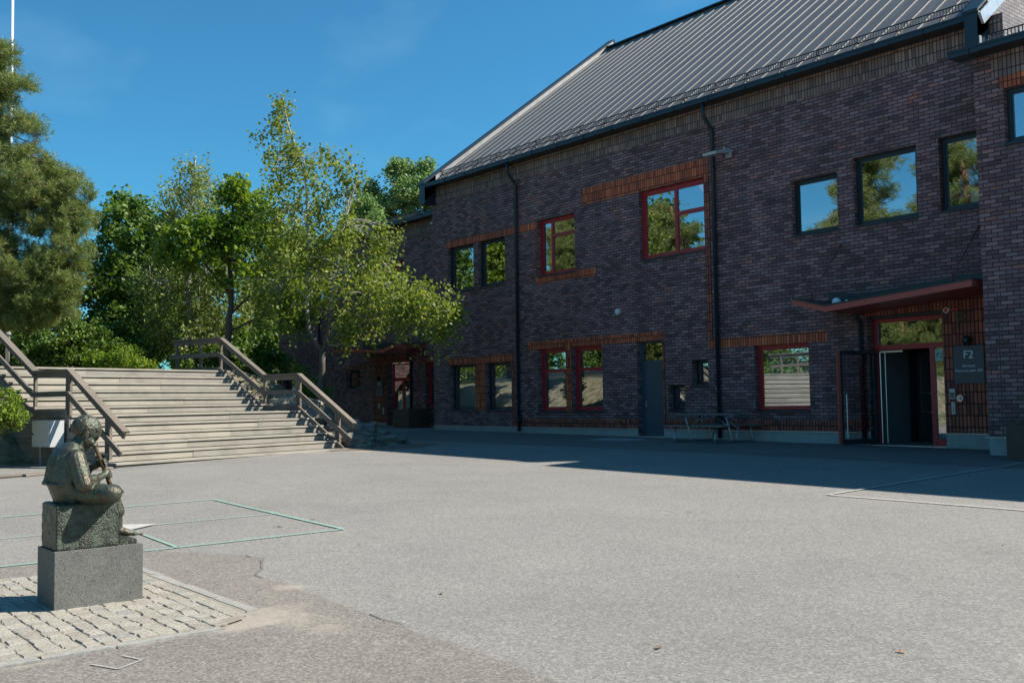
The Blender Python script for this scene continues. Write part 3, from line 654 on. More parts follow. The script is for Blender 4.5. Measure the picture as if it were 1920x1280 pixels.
# ------------------------------------------------------------------ F1 entrance
a=FO['d']; y=F1Y+.25; gl=gz(-35,1.5)
f=MB(); f.box(a[0]+.05,a[0]+.13,y,y+.07,gl,3.1); f.box(a[1]-.08,a[1],y,y+.07,gl,3.1); f.box(a[0]+.13,a[1]-.08,y,y+.07,2.36,2.5); f.box(a[0]+.13,a[1]-.08,y,y+.07,3.04,3.1); f.box(-35.25,-35.15,y+.002,y+.072,gl,2.36); f.box(a[0]+.13,-35.25,y+.01,y+.06,gl,gl+.1); f.box(-35.15,a[1]-.08,y+.01,y+.06,gl,gl+.1)
df=f.build('door',RF,B)
p=MB(); p.quad_y(a[0]+.13,-35.25,gl+.1,2.36,y+.03); p.quad_y(-35.15,a[1]-.08,gl+.1,2.36,y+.035); p.quad_y(a[0]+.13,a[1]-.08,2.5,3.04,y+.03); p.build('pane',M['glass'],df)
for a0,b0 in (((-35.2,y-.05,1.1),(-35.2,y-.05,1.9)),((-35.1,y-.05,1.15),(-34.5,y-.05,1.15)),((-34.62,y-.05,gl+.1),(-34.62,y-.05,2.3))): h=MB(); h.tube([a0,b0],.015); h.build('handle',M['steel'],df)

# ------------------------------------------------------------------ roofs
def roof(x0,x1,ya,yb,zf,pitch,name,over=0):
    m=MB(); m.face([(x0,ya,zf(ya)),(x1,ya,zf(ya)),(x1,yb,zf(yb)),(x0,yb,zf(yb))]); 
    n=Vector((0,-pitch,1)).normalized(); x=x0+.35
    while x<x1-.1:
        a=Vector((x,ya,zf(ya)));b=Vector((x,yb,zf(yb))); k=.013; h=n*.022; s=Vector((k/2,0,0))
        m.face([a-s,a+s,a+s*.6+h,a-s*.6+h],m=1); m.face([a+s,b+s,b+s*.6+h,a+s*.6+h],m=1); m.face([b-s,a-s,a-s*.6+h,b-s*.6+h],m=1); m.face([a-s*.6+h,a+s*.6+h,b+s*.6+h,b-s*.6+h],m=1); x+=.53
    return m
zf=lambda y:RZ0+RSL*y
m=roof(-30.2,-10.04,-.38,RIDGEY,zf,RSL,'roof')
m.face([(-30.2,RIDGEY,RIDGEZ),(-10.04,RIDGEY,RIDGEZ),(-10.04,2*RIDGEY+.4,EAVE),(-30.2,2*RIDGEY+.4,EAVE)])
rf=m.build('roof',[M['roof'],M['seam']],B)
c=MB(); c.obox((-30.2,RIDGEY,RIDGEZ+.03),(-10.04,RIDGEY,RIDGEZ+.03),.3,.06); c.build('ridge_cap',M['darkmetal'],rf)
def parapet(x0,x1,top,label=None):
    m=MB(); ya,yb=-.50,9.45; f=lambda y:9.78+.752*y+top; lo=lambda y:9.2+.752*y
    m.face([(x1,ya,lo(ya)),(x1,yb,lo(yb)),(x1,yb,f(yb)-.03),(x1,ya,f(ya)-.03)],m=1)
    m.face([(x0,yb,lo(yb)),(x0,ya,lo(ya)),(x0,ya,f(ya)-.03),(x0,yb,f(yb)-.03)],m=0)
    m.face([(x0,ya,8.72),(x1,ya,8.72),(x1,ya,f(ya)-.03),(x0,ya,f(ya)-.03)],m=0)
    m.face([(x0,ya,8.72),(x0,0.02,8.72),(x0,0.02,f(0)),(x0,ya,f(ya))][::-1],m=0); m.face([(x1,ya,8.72),(x1,0.02,8.72),(x1,0.02,f(0)),(x1,ya,f(ya))],m=0); m.face([(x0,ya,8.72),(x0,.02,8.72),(x1,.02,8.72),(x1,ya,8.72)],m=0)
    m.face([(x1,yb,lo(yb)),(x0,yb,lo(yb)),(x0,yb,f(yb)),(x1,yb,f(yb))],m=0)
    e=.03; m.face([(x0-e,ya-e,f(ya-e)),(x1+e,ya-e,f(ya-e)),(x1+e,yb+e,f(yb+e)),(x0-e,yb+e,f(yb+e))],m=0)
    for x in (x0-e,x1+e): m.face([(x,ya-e,f(ya-e)-.07),(x,yb+e,f(yb+e)-.07),(x,yb+e,f(yb+e)),(x,ya-e,f(ya-e))],m=0)
    m.face([(x0-e,ya-e,f(ya-e)-.07),(x1+e,ya-e,f(ya-e)-.07),(x1+e,ya-e,f(ya-e)),(x0-e,ya-e,f(ya-e))],m=0)
    m.face([(x0-e,yb+e,f(yb+e)-.3),(x1+e,yb+e,f(yb+e)-.3),(x1+e,yb+e,f(yb+e)),(x0-e,yb+e,f(yb+e))][::-1],m=0)
    o=m.build('gable_parapet',[M['darkmetal'],M['rakeinner']],B)
    s=MB(); y=ya+.5
    while y<yb-.2:       # overlapping flashing sheets on the inner face
        s.face([(x1+.004,y,lo(y)+.25),(x1+.004,y+.36,lo(y+.36)+.25),(x1+.022,y+.36,f(y+.36)-.08),(x1+.004,y,f(y)-.08)]); y+=.36
    s.build('flashing',M['rakeinner'],o); return o
parapet(-30.55,-30.2,.12); parapet(-10.04,-9.76,.12)
# right gable capping above the low roof
m=MB(); ya,yb=-.50,9.45
for k in range(14):
    y=-.45+k*.7; m.obox((-9.70,y,9.62+.752*y),(-9.70,y+.69,9.62+.752*(y+.69)),.06,.26)
m.build('gable_capping',M['flash'],B)
# low right roof
rzf=lambda y:RBE+.02+.28*(y+1.9)
m=roof(-9.74,RBX1+.3,-1.86,14,rzf,.28,'roof'); m.build('roof',[M['roof'],M['seam']],B)
m=MB()
for k in range(9):
    y=-.5+k*.95; z=rzf(y)-.02; t=rzf(y+.95)+.12+.02*k%.1
    m.box(-9.745,-9.725,y,y+.95,z,t)
m.box(-9.74,-9.2,-.6,-.42,8.35,8.5); m.build('flashing',M['rakeinner'],B)
# left wing roof
zf1=lambda y:F1E+.1+.2*(y-F1Y+.4)
m=roof(F1L-.2,XL-.06,F1Y-.36,14,zf1,.2,'roof'); m.build('roof',[M['roof'],M['seam']],B)
# gutters, snow guards
def gutter(x0,x1,y,z,wall_y):
    m=MB(); m.box(x0,x1,y-.07,y+.07,z-.09,z+.03); m.box(x0,x1,y-.085,y-.07,z+.0,z+.045); x=x0+.4
    while x<x1: m.box(x,x+.03,y-.09,y+.07,z-.1,z+.03); x+=1.2
    m.box(x0,x1,y+.07,wall_y,z-.07,z-.03); return m.build('gutter',M['darkmetal'],B)
gutter(-30.58,-9.72,-.42,EAVE+.06,0); gutter(F1L-.2,XL-.02,F1Y-.40,F1E+.08,F1Y); gutter(-9.68,RBX1+.3,-1.92,RBE+.05,RBY)
def snowguard(x0,x1,y,zfun,pitch):
    m=MB(); z=zfun(y)
    for dz in (.10,.25): m.tube([(x0,y,z+dz),(x1,y,z+dz)],.014,6)
    x=x0
    while x<x1: m.box(x-.009,x+.009,y-.006,y+.006,z+.1,z+.25); x+=.07
    x=x0+.1
    while x<x1:
        m.obox((x,y-.22,zfun(y-.22)+.03),(x,y+.1,z+.24),.025,.03); m.obox((x,y+.1,zfun(y+.1)+.02),(x,y,z+.26),.025,.03); x+=1.06
    return m.build('snow_guard',M['rail_metal'],B)
snowguard(-29.9,-10.15,-.02,zf,RSL); snowguard(F1L,XL-.3,F1Y,zf1,.2); snowguard(-9.15,RBX1,-1.6,rzf,.28)
# downpipes on the facade
for x in (-25.5,-17.2):
    m=dpipe([(x,-.42,EAVE),(x,-.42,9.02),(x,-.39,8.95),(x,-.12,8.68),(x,-.08,8.6),(x,-.08,gz(x,0)+.05)],.052,B)
    s=MB(); s.box(x-.075,x+.075,-.16,-.01,.78,.98); s.build('leaf_trap',M['darkmetal'],m)
dpipe([(-41.77,F1Y-.38,F1E),(-41.77,F1Y-.08,8.1),(-41.77,F1Y-.08,.6)],.05,B)

# ------------------------------------------------------------------ things on the facade
def plate(x0,x1,z0,z1,y,lines,label,g=None):
    t=thing('wall_sign',label,'sign',((x0+x1)/2,y,z0))
    m=MB(); m.box(x0,x1,y-.05,y-.03,z0,z1)
    for x in (x0+.06,x1-.06):
        for z in (z0+.06,z1-.06): m.tube([(x,y-.052,z),(x,y,z)],.012,8)
    m.build('plate',M['signgrey'],t,bevel=.004)
    for s,sz,dz in lines: text(s,sz,((x0+x1)/2,y-.053,z1-dz),t,M['lettering'])
    return t
plate(-10.80,-10.14,1.68,2.49,0,[('F2',.24,.27),('Idrottsal',.082,.455),('Klassrum plan 200',.080,.555)],'slate grey sign lettered F2 beside the open entrance door')
plate(-36.89,-36.30,1.75,2.44,F1Y,[('F1',.2,.24)],'slate grey sign lettered F1 beside the far left entrance')
def letters(s,size,x,z,y,label):
    t=thing('wall_letter',label,'letter',(x,y,z)); text(s,size,(x,y-.03,z),t,M['brass'],'letter_face','CENTER',.012); return t
M['brass']=simple('dull_brass',(.085,.07,.05),.6,.4)
letters('F',.5,-10.62,2.87,0,'dull metal letter F on the red brick panel above the F2 sign')
letters('F1',.45,-36.68,2.78,F1Y,'dull metal characters F1 on the panel above the F1 sign')
for x,z,y,l in ((-10.46,2.60,0,'black dome lamp above the F2 sign'),(-36.6,2.52,F1Y,'black dome lamp above the F1 sign')):
    t=thing('wall_lamp',l,'wall lamp',(x,y,z)); m=MB()
    b=len(m.v); m.ball((x,y-.12,z),(.10,.10,.10),16,10); m.build('lamp_shade',M['blackframe'],t,True)
    m=MB(); m.box(x-.04,x+.04,y-.10,y,z-.03,z+.05); m.build('bracket',M['blackframe'],t)
def boxthing(name,label,cat,x0,x1,z0,z1,y,d,mat,grp=None,extra=None):
    t=thing(name,label,cat,((x0+x1)/2,y,z0),grp); m=MB(); m.box(x0,x1,y-d,y-.006,z0,z1); m.build('housing',M[mat],t,bevel=.006)
    if extra: extra(t)
    return t
def keys(x0,x1,z0,z1,y):
    def f(t):
        m=MB()
        for i in range(3):
            for j in range(4):
                x=x0+(x1-x0)*(i+.5)/3; z=z0+(z1-z0)*(j+.5)/4; m.box(x-.011,x+.011,y-.006,y+.001,z-.014,z+.014)
        m.build('keypad',M['darkmetal'],t)
    return f
def slot(x,z0,z1,y):
    def f(t):
        m=MB(); m.box(x-.006,x+.006,y-.003,y+.001,z0,z1); m.build('slot',M['darkmetal'],t)
    return f
boxthing('card_reader','pale keypad box on the red brick panel left of the round knob','card reader',-10.92,-10.80,1.36,1.58,0,.05,'lampgrey',None,keys(-10.91,-10.81,1.38,1.50,-.05))
boxthing('intercom','narrow upright pale box lowest on the red brick panel','intercom',-10.89,-10.81,1.03,1.29,0,.045,'lampgrey',None,slot(-10.85,1.07,1.2,-.045))
t=thing('lock_cylinder','round steel lock housing right of the pale keypad box','lock',(-10.67,0,1.37)); m=MB(); m.tube([(-10.67,-.005,1.37),(-10.67,-.10,1.37)],.07,16); m.build('housing',M['steel'],t); m=MB(); m.tube([(-10.67,-.10,1.37),(-10.67,-.14,1.37)],.035,12); m.build('knob',M['lampgrey'],t)
boxthing('card_reader','small pale reader beside the F1 entrance','card reader',-36.69,-36.60,1.23,1.45,F1Y,.05,'lampgrey',None,slot(-36.645,1.26,1.4,F1Y-.05))
boxthing('intercom','narrow upright pale box lowest beside the F1 entrance','intercom',-36.36,-36.28,1.0,1.26,F1Y,.05,'lampgrey',None,slot(-36.32,1.04,1.2,F1Y-.05))
t=thing('alarm_bell','round red alarm bell with pale ring above the entrance glass','alarm bell',(-10.925,0,3.28)); m=MB(); m.tube([(-10.925,-.006,3.28),(-10.925,-.05,3.28)],.062,18); m.build('ring',M['white'],t); m=MB(); m.ball((-10.925,-.05,3.28),(.045,.02,.045)); m.build('bell',M['red'],t,True)
boxthing('alarm_sounder','slim red bar right of the red alarm bell','alarm',-10.82,-10.66,3.255,3.30,0,.05,'red',None,slot(-10.74,3.262,3.293,-.05))
t=thing('camera_dome','small white dome sensor on the brick between two downpipes','sensor',(-20.9,0,4.03)); m=MB(); m.tube([(-20.9,-.0,4.03),(-20.9,-.06,4.03)],.10,18); m.build('base_ring',M['lampgrey'],t); m=MB(); m.ball((-20.9,-.07,4.03),(.075,.075,.075)); m.build('dome',M['white'],t,True)
def flood(x,y,z,label):
    t=thing('floodlight',label,'floodlight',(x,y,z),'floodlights under the eaves'); m=MB()
    rot=Matrix.Rotation(R(14),3,'X')
    def P(a,b,c): return tuple(Vector((x,y-.45,z))+rot@Vector((a,b,c)))
    c=[P(-.22,-.3,.05),P(.22,-.3,.05),P(.22,.28,.07),P(-.22,.28,.07),P(-.22,-.3,-.02),P(.22,-.3,-.02),P(.22,.28,-.06),P(-.22,.28,-.06)]
    for q in ((0,1,2,3),(4,5,1,0),(5,6,2,1),(6,7,3,2),(7,4,0,3)): m.face([c[i] for i in q])
    m.face([c[i] for i in (7,6,5,4)]); m.build('housing',M['lampgrey'],t)
    m=MB(); 
    for i in range(5):
        for j in range(5): m.face([P(-.17+i*.07,-.22+j*.09,-.045-.006*j),P(-.17+i*.07,-.16+j*.09,-.049-.006*j),P(-.12+i*.07,-.16+j*.09,-.049-.006*j),P(-.12+i*.07,-.22+j*.09,-.045-.006*j)])
    m.build('lens',M['white'],t)
    m=MB(); m.tube([(x+.05,y-.2,z+.02),(x+.05,y,z+.02)],.028,10); m.box(x-.05,x+.15,y-.03,y-.002,z-.07,z+.12); m.tube([(x+.1,y-.25,z+.05),(x+.1,y-.25,z+.16)],.03); m.build('bracket',M['lampgrey'],t)
flood(-16.75,0,7.86,'pale grey floodlight on the brick beside the right downpipe')
flood(-31.2,F1Y-.2,8.32,'pale grey floodlight at the inner corner of the lower left wing')

# things standing on the inner window sills
def pot(x,z,y,label,lamp=False):
    t=thing('potted_plant',label,'plant',(x,y,z)); m=MB(); m.tube([(x,y,z),(x,y,z+.13)],[.055,.075],14); m.build('pot',M['white'],t,True); m=MB()
    for i in range(34):
        p=Vector((x,y,z+.12)); d=Vector((rng.normal(),rng.normal(),abs(rng.normal())+.5)).normalized()*rng.uniform(.08,.2); e=d.cross(Vector((0,0,1))).normalized()*.02; m.face([p,p+d*.5+e,p+d,p+d*.5-e])
    m.build('foliage',M['lindenleaf'],t)
pot(-17.95,5.56,.34,'small potted plant inside the large red upper window'); pot(-13.85,5.54,.34,'small potted plant inside the smallest upper black window'); pot(-12.55,5.54,.34,'small potted plant inside the largest upper black window')
t=thing('paper_sheet','white paper sheet propped inside the upper window beside the right block','paper',(-10.35,.33,5.56)); m=MB(); m.box(-10.46,-10.24,.325,.33,5.56,5.87); m.build('sheet',M['white'],t)
# planters
def planter(x0,x1,y0,y1,h,label,plants):
    z=gz((x0+x1)/2,(y0+y1)/2); t=thing('steel_planter',label,'planter',((x0+x1)/2,(y0+y1)/2,z)); m=MB(); w=.02
    m.box(x0,x1,y0,y0+w,z,z+h); m.box(x0,x1,y1-w,y1,z,z+h); m.box(x0,x0+w,y0+w,y1-w,z,z+h); m.box(x1-w,x1,y0+w,y1-w,z,z+h); m.build('box',M['corten'],t)
    m=MB(); m.quad_z(x0+w,x1-w,y0+w,y1-w,z+h-.06); m.build('soil',M['dirt'],t)
    if plants:
        m=MB()
        for i in range(60):
            p=Vector((rng.uniform(x0+.1,x1-.1),rng.uniform(y0+.1,y1-.1),z+h-.06)); q=p+Vector((rng.normal(0,.05),rng.normal(0,.05),rng.uniform(.08,.22)))
            m.obox(p,q,.004,.004); d=Vector((rng.normal(),rng.normal(),.5)).normalized()*.035; e=d.cross(Vector((0,0,1)))*.6; m.face([q-d,q+e,q+d,q-e])
        m.build('plant',M['bushleaf'],t)
planter(-8.50,-7.0,-2.75,-1.95,.66,'rusty steel planter with a few plants by the right wall',True)
planter(-33.4,-32.3,.1,1.1,.72,'rusty steel planter beside the far left entrance door',False)

# picnic table
cx,cy=-16.80,-.83; z0=gz(cx,cy); t=thing('picnic_table','weathered picnic table with bent steel tube legs against the brick wall','picnic table',(cx,cy,z0))
m=MB()
for i in range(5): m.box(cx-.95,cx+.95,cy-.36+i*.146,cy-.36+i*.146+.138,z0+.685+.001*(i%2),z0+.722)
m.build('tabletop',M['tabletop'],t)
for s in (-1,1):
    m=MB()
    for i in range(2): m.box(cx-.95,cx+.95,cy+s*.68-.13+i*.133,cy+s*.68-.13+i*.133+.127,z0+.40,z0+.436)
    m.build('seat',M['tabletop'],t)
for fx in (-.66,.66):
    for s in (-1,1):
        x=cx+fx; P=[(x,cy+s*.66,z0+.40),(x,cy+s*.745,z0+.10),(x,cy+s*.74,z0+.04),(x,cy+s*.68,z0+.02),(x,cy+s*.16,z0+.02),(x,cy+s*.10,z0+.04),(x,cy+s*.09,z0+.10),(x,cy+s*.30,z0+.68)]
        m=MB(); m.tube(P,.021,10); m.build('leg',M['galv'],t,True)
    m=MB(); m.tube([(cx+fx,cy-.15,z0+.35),(cx+fx*.25,cy-.1,z0+.68)],.014,8); m.tube([(cx+fx,cy+.15,z0+.35),(cx+fx*.25,cy+.1,z0+.68)],.014,8); m.build('brace',M['galv'],t,True)

# ------------------------------------------------------------------ wooden staircase
SA=Vector((-20.859,-14.525,0)); ST=Vector((-.26825,.96335,0)); SU=Vector((-.96335,-.26825,0)); SLEN=6.55
def S(t,a,z): p=SA+ST*t+SU*a; return (p.x,p.y,z)
sg=gz(-21.7,-11.4)
stair=thing('wooden_staircase','wide weathered timber staircase with railings leading up to the trees','staircase',tuple(SA)[:2]+(sg,))
tops=[(0.0,.355),(.14,.545),(.46,.735),(.78,.925),(1.10,1.11),(1.42,1.30)]
prof=[]   # (a_front, z_top, depth)
prof.append((-.18,.34,.32)); 
for i in range(5): prof.append((.14+.32*i,.345+.191*(i+1),.32 if i<4 else 1.43))
for i in range(6): prof.append((2.85+.30*i,1.30+.188*(i+1),.30 if i<5 else .9))
zprev=sg-.02
smat=Matrix(((ST.x*0+SU.x,ST.x,0,SA.x),(SU.y,ST.y,0,SA.y),(0,0,1,0),(0,0,0,1)))   # local x=up the stairs, y=along the steps
for i,(a,z,d) in enumerate(prof):
    m=MB(); wob_=rng.normal(0,.003); t0,t1=(-.05,SLEN+ (.35 if i==0 else 0)) if i<6 else (-.05,SLEN-.1)
    cuts=[t0,t0+rng.uniform(1.5,4.8),t1]
    for c0,c1 in zip(cuts,cuts[1:]):
        g=.002
        nb=max(1,round(d/.145))
        if d>.5: nb=round(d/.145)
        for k in range(nb):
            wd=d/nb; zz=z+rng.normal(0,.002)
            m.box(a-.025+k*wd,a-.025+(k+1)*wd-.007,c0+g,c1-g,zz-.042,zz)
        if i>0: m.box(a+.004+rng.normal(0,.003),a+.04,c0+g,c1-g,prof[i-1][1]+.012,z-.066)
    if i==0: m.box(a+.03,a+.06,t0,t1,sg-.1,z-.06)
    o=m.build('step',M['wood'],stair); o.matrix_parent_inverse=o.matrix_parent_inverse@smat
# dark carcass under the boards
m=MB()
for i,(a,z,d) in enumerate(prof):
    m.box(a+.05,a+d+.06,0,SLEN-.06,sg-.1,z-.05)
o=m.build('carcass',M['dirt'],stair); o.matrix_parent_inverse=o.matrix_parent_inverse@smat
for t in (-.07,SLEN-.03):
    m=MB(); zb=sg-.05
    for k in range(16):
        z=zb+k*.145
        ai=[a for a,zz,d in prof if zz-.05>z+.14]
        if not ai: break
        m.box(min(ai)+.01,5.6,t-.015,t+.015,z,z+.139)
    o=m.build('side_panel',M['woodside'],stair); o.matrix_parent_inverse=o.matrix_parent_inverse@smat
def zrail(a):
    if a<1.55: return 1.245+(a+.0)*.645+.0
    if a<2.88: return 2.255
    if a<4.72: return 2.255+(a-2.88)*.60
    return 3.36
def railing(t,endA,third,label):
    r=MB(); pts=[-.45,1.55,2.88,4.72,endA]
    for a,b in zip(pts,pts[1:]):
        r.obox((a,t,zrail(a)),(b,t,zrail(b)),.16,.045); r.obox((a+(.05 if a<0 else 0),t+.0,zrail(a)-.085),(b,t,zrail(b)-.085),.042,.115)
    h=r.build('railing',M['woodrail'],stair); h.matrix_parent_inverse=h.matrix_parent_inverse@smat; h['label']=label
    for dz,st in ((-.47,-.35),(-.88,-.1)) if third else ((-.50,-.35),):
        m=MB(); q=[st]+pts[1:]
        for a,b in zip(q,q[1:]): m.obox((a,t-.055,zrail(a)+dz),(b,t-.055,zrail(b)+dz),.045,.12)
        m.build('rail_board',M['woodrail'],h)
    if not third:
        m=MB()
        for a,b in zip(pts[1:],pts[2:]): m.obox((a,t-.055,zrail(a)-.9),(b,t-.055,zrail(b)-.9),.045,.12)
        m.build('rail_board',M['woodrail'],h)
    for a,zb in ((.12,.5),(1.55,1.25),(2.88,1.25),(4.72,2.4),(5.6,2.4),(6.7,2.4)):
        if a>endA: continue
        for off in (-.02,.075) if a<.5 or a==1.55 else (0,):
            m=MB(); m.box(a+off-.035,a+off+.035,t-.03,t+.03,zb-.1,zrail(a)-.03); m.build('post',M['woodrail'],h)
railing(SLEN-.1,6.85,True,'right hand timber railing'); railing(-.0,7.5,False,'left hand timber railing')

# embankment behind and beside the stairs
def sm(x): x=max(0,min(1,x)); return x*x*(3-2*x)
def bank(t,a):
    up=sm((a-2.6)/2.6) if t>-2.5 else sm((a-1.6)/3.4)
    if t>SLEN: 
        k=sm((t-SLEN)/1.0); up=sm((a-2.6)/2.6)*(1-k)+sm((a-.8)/4.0)*k
    fall=(1-sm((t-7.2)/4.2))*(1-sm((-t-9)/5))
    return (2.42-.35)*up*fall
m=MB(); ts=list(np.arange(-14,0,1.0))+list(np.arange(0,14,.6))+[]; As=list(np.arange(-.4,8,.4))+[9,11,14,18,24,34,60]; ts=list(ts)
idx={}
for i,t in enumerate(ts):
    for j,a in enumerate(As):
        p=SA+ST*t+SU*a; x,y=p.x,p.y
        h=bank(t,a); n=.05*math.sin(t*2.1+a*1.3)+.04*math.sin(t*.9-a*2.2)
        if 0<t<SLEN: n=0
        base=gz(x,y)
        if a>20: base=gz((SA+ST*t+SU*20).x,y)
        e=-.05 if (j==0 or i==0 or i==len(ts)-1) else (0.012 if h>.03 else -.03)
        idx[i,j]=len(m.v); m.v.append((x,y,base+h+(n if h>.1 else 0)+e))
for i in range(len(ts)-1):
    for j in range(len(As)-1):
        m.f.append((idx[i,j],idx[i,j+1],idx[i+1,j+1],idx[i+1,j])); m.uv.append([(0,0)]*4); m.mi.append(0)
struct(m,'embankment',M['grass'],True)
def blob(name,label,cat,c,r,mat,seed,sub=4,amp=.25,fr=1.6,flat=None):
    import bmesh
    from mathutils import noise as mn
    bm=bmesh.new(); bmesh.ops.create_icosphere(bm,subdivisions=sub+1,radius=1)
    for v in bm.verts:
        d=v.co.normalized(); q=d*fr+Vector((seed*3.7,seed*1.3,0)); n=mn.fractal(q,.9,2.1,5)+.45*abs(mn.noise(Vector((q.x*1.2,q.y*1.2,q.z*4))))
        v.co=Vector((d.x*r[0],d.y*r[1],d.z*r[2]))*(1+amp*n)
    me=bpy.data.meshes.new(name); bm.to_mesh(me); bm.free(); me.materials.append(mat); me.polygons.foreach_set('use_smooth',[True]*len(me.polygons))
    o=bpy.data.objects.new(name,me); COL.objects.link(o); o.location=c; return tag(o,label,cat)
p=SA+ST*7.65+SU*.8; blob('bedrock','low dark grey bedrock hump at the foot of the stair railing','rock',(p.x,p.y,.35),(1.1,1.05,.58),M['rock'],1,amp=.36,fr=2.2)
p=SA+ST*8.25+SU*.15; blob('bedrock','flat grey bedrock tongue running out towards the shaded wall','rock',(p.x,p.y,.33),(.6,.55,.24),M['rock'],2,amp=.35,fr=2.2)
p=SA+ST*7.7+SU*3.2; blob('bedrock','tan sunlit bedrock seen through the stair railing','rock',(p.x,p.y,1.0),(1.3,1.0,.75),M['rocktan'],3)
m=MB(); c=SA+ST*7.2+SU*-.45
ring=[(c.x+math.cos(k/18*6.283)*(1.0+.25*math.sin(k*2.3))*1.1,c.y+math.sin(k/18*6.283)*(1.1+.2*math.sin(k*1.7))*1.6) for k in range(18)]
m.face([G(x,y,.006) for x,y in ring]); struct(m,'bare_soil',M['soil'])
pts=[]
for t,a in ((-.1,-.35),(-1.5,-.45),(-3,-.5),(-6,-.5),(-6,.4),(-3,.4),(-.1,.3)): q=SA+ST*t+SU*a; pts.append((q.x,q.y))
sheet(pts,.006,'soil_bed',M['dirt'])
# loose boards lying in the soil bed
for k,(t0,a0,t1,a1) in enumerate(((-.3,-.42,-2.1,-.5),(-.9,-.25,-2.6,-.2))):
    p=SA+ST*t0+SU*a0; q=SA+ST*t1+SU*a1; m=MB(); m.obox((p.x,p.y,gz(p.x,p.y)+.03),(q.x,q.y,gz(q.x,q.y)+.03),.12,.04)
    tag(m.build('loose_board',M['woodside']),('grey loose board lying along the edge of the soil bed','second loose board farther back in the soil bed')[k],'board')
# electrical cabinet
cx,cy=-22.55,-14.93
q=SA+ST*-.30+SU*1.84
t=thing('electrical_cabinet','grey steel electrical cabinet with peeled sticker marks beside the stairs','cabinet',(q.x,q.y,gz(q.x,q.y)+.1))
def C(u,v,z): p=q+ST*u+SU*v; return (p.x,p.y,z)
def cbox(m,u0,u1,v0,v1,z0,z1):
    P=[C(u,v,z) for z in (z0,z1) for u,v in ((u0,v0),(u1,v0),(u1,v1),(u0,v1))]
    for f in ((3,2,1,0),(4,5,6,7),(0,1,5,4),(1,2,6,5),(2,3,7,6),(3,0,4,7)): m.face([P[i] for i in f])
m=MB(); cbox(m,-.155,.155,-.335,.335,.655,1.2); m.build('box',M['cabinet'],t,bevel=.006)
m=MB(); cbox(m,-.172,-.157,-.32,.32,.67,1.185); dd=m.build('door',M['cabinet'],t,bevel=.003)
m=MB(); cbox(m,-.195,-.173,.27,.30,.90,.94); m.build('handle',M['blackframe'],dd)
m=MB()
for k in range(22):
    u,z=rng.normal(-.12,.05),rng.choice([1.0,.86])+rng.normal(0,.03); e_=rng.uniform(.006,.02); m.face([C(-.1735,u+e_,z-e_*rng.uniform(.3,1.2)),C(-.1735,u-e_,z-e_*.6),C(-.1735,u-e_*.6,z+e_*.6),C(-.1735,u+e_,z+e_*.5)])
m.build('sticker_residue',M['lampgrey'],dd)
m=MB(); cbox(m,-.03,.03,-.28,-.22,.2,.655); m.build('leg',M['galv'],t); m=MB(); cbox(m,-.03,.03,.22,.28,.2,.655); m.build('leg',M['galv'],t)

# ------------------------------------------------------------------ statue
px0,px1,py0,py1=-7.64,-7.215,-19.23,-18.645
m=MB(); m.box(px0,px1,py0,py1,.04,.49); tag(m.build('stone_plinth',M['granite'],bevel=.004),'speckled grey granite plinth under the bronze flute player','plinth')
xc=-7.43
st=thing('bronze_statue','bronze statue of a seated child playing a flute on a rough green block','statue',(xc,-19.0,.49))
def remesh(o,vox,sm_=3):
    r=o.modifiers.new('remesh','REMESH'); r.mode='VOXEL'; r.voxel_size=vox; r.use_smooth_shade=True
    s=o.modifiers.new('smooth','SMOOTH'); s.factor=.5; s.iterations=sm_
    return o
def displace(o,size,strength,kind='CLOUDS',mid=.5):
    tx=bpy.data.textures.new(o.name+'_relief',kind)
    tx.noise_scale=size
    d=o.modifiers.new('relief','DISPLACE'); d.texture=tx; d.strength=strength; d.mid_level=mid; d.texture_coords='LOCAL'
m=MB(); m.box(-7.615,-7.245,-19.215,-18.80,.488,.80); o=m.build('block',M['bronzeblock'],st); remesh(o,.012,2); displace(o,.05,.014)
m=MB(); m.box(-7.56,-7.27,-18.80,-18.665,.488,.525); o=m.build('ledge',M['bronzeblock'],st); remesh(o,.008,2); displace(o,.04,.006)
b=MB()
rx=lambda a:Matrix.Rotation(R(a),3,'X')
prof_t=[(.80,-19.085,.10,.145),(.86,-19.095,.118,.16),(.93,-19.115,.122,.17),(.97,-19.12,.118,.17),(1.03,-19.122,.108,.165),(1.10,-19.113,.094,.168),(1.15,-19.095,.075,.15),(1.185,-19.07,.055,.10)]
for i in range(43):      # jacket: rounded back leaning forward
    z=.80+.385*i/42; k=max(q for q in range(7) if prof_t[q][0]<=z+1e-6); a_,c_=prof_t[k],prof_t[k+1]; w_=(z-a_[0])/(c_[0]-a_[0])
    yc,ry_,rx_=[a_[q]+(c_[q]-a_[q])*w_ for q in (1,2,3)]
    b.ball((xc,yc,z),(rx_,ry_,.035),20,8,rot=rx(-12))
b.tube([(xc+.15*math.cos(u),-19.125+.122*math.sin(u),.935+.006*math.sin(3*u)) for u in np.linspace(math.pi*.95,math.pi*2.05,16)],.014,8)   # hem
for k in range(7): u=math.pi*(1.05+.13*k); b.cone2((xc+.155*math.cos(u),-19.12+.118*math.sin(u),.95),(xc+.15*math.cos(u+.12),-19.115+.10*math.sin(u+.12),1.09+.02*(k%2)),.012,.006)
b.cone2((xc,-19.06,1.16),(xc,-19.0,1.235),.058,.05); b.ball((xc,-19.05,1.18),(.085,.07,.024),16,10,rot=rx(-28))
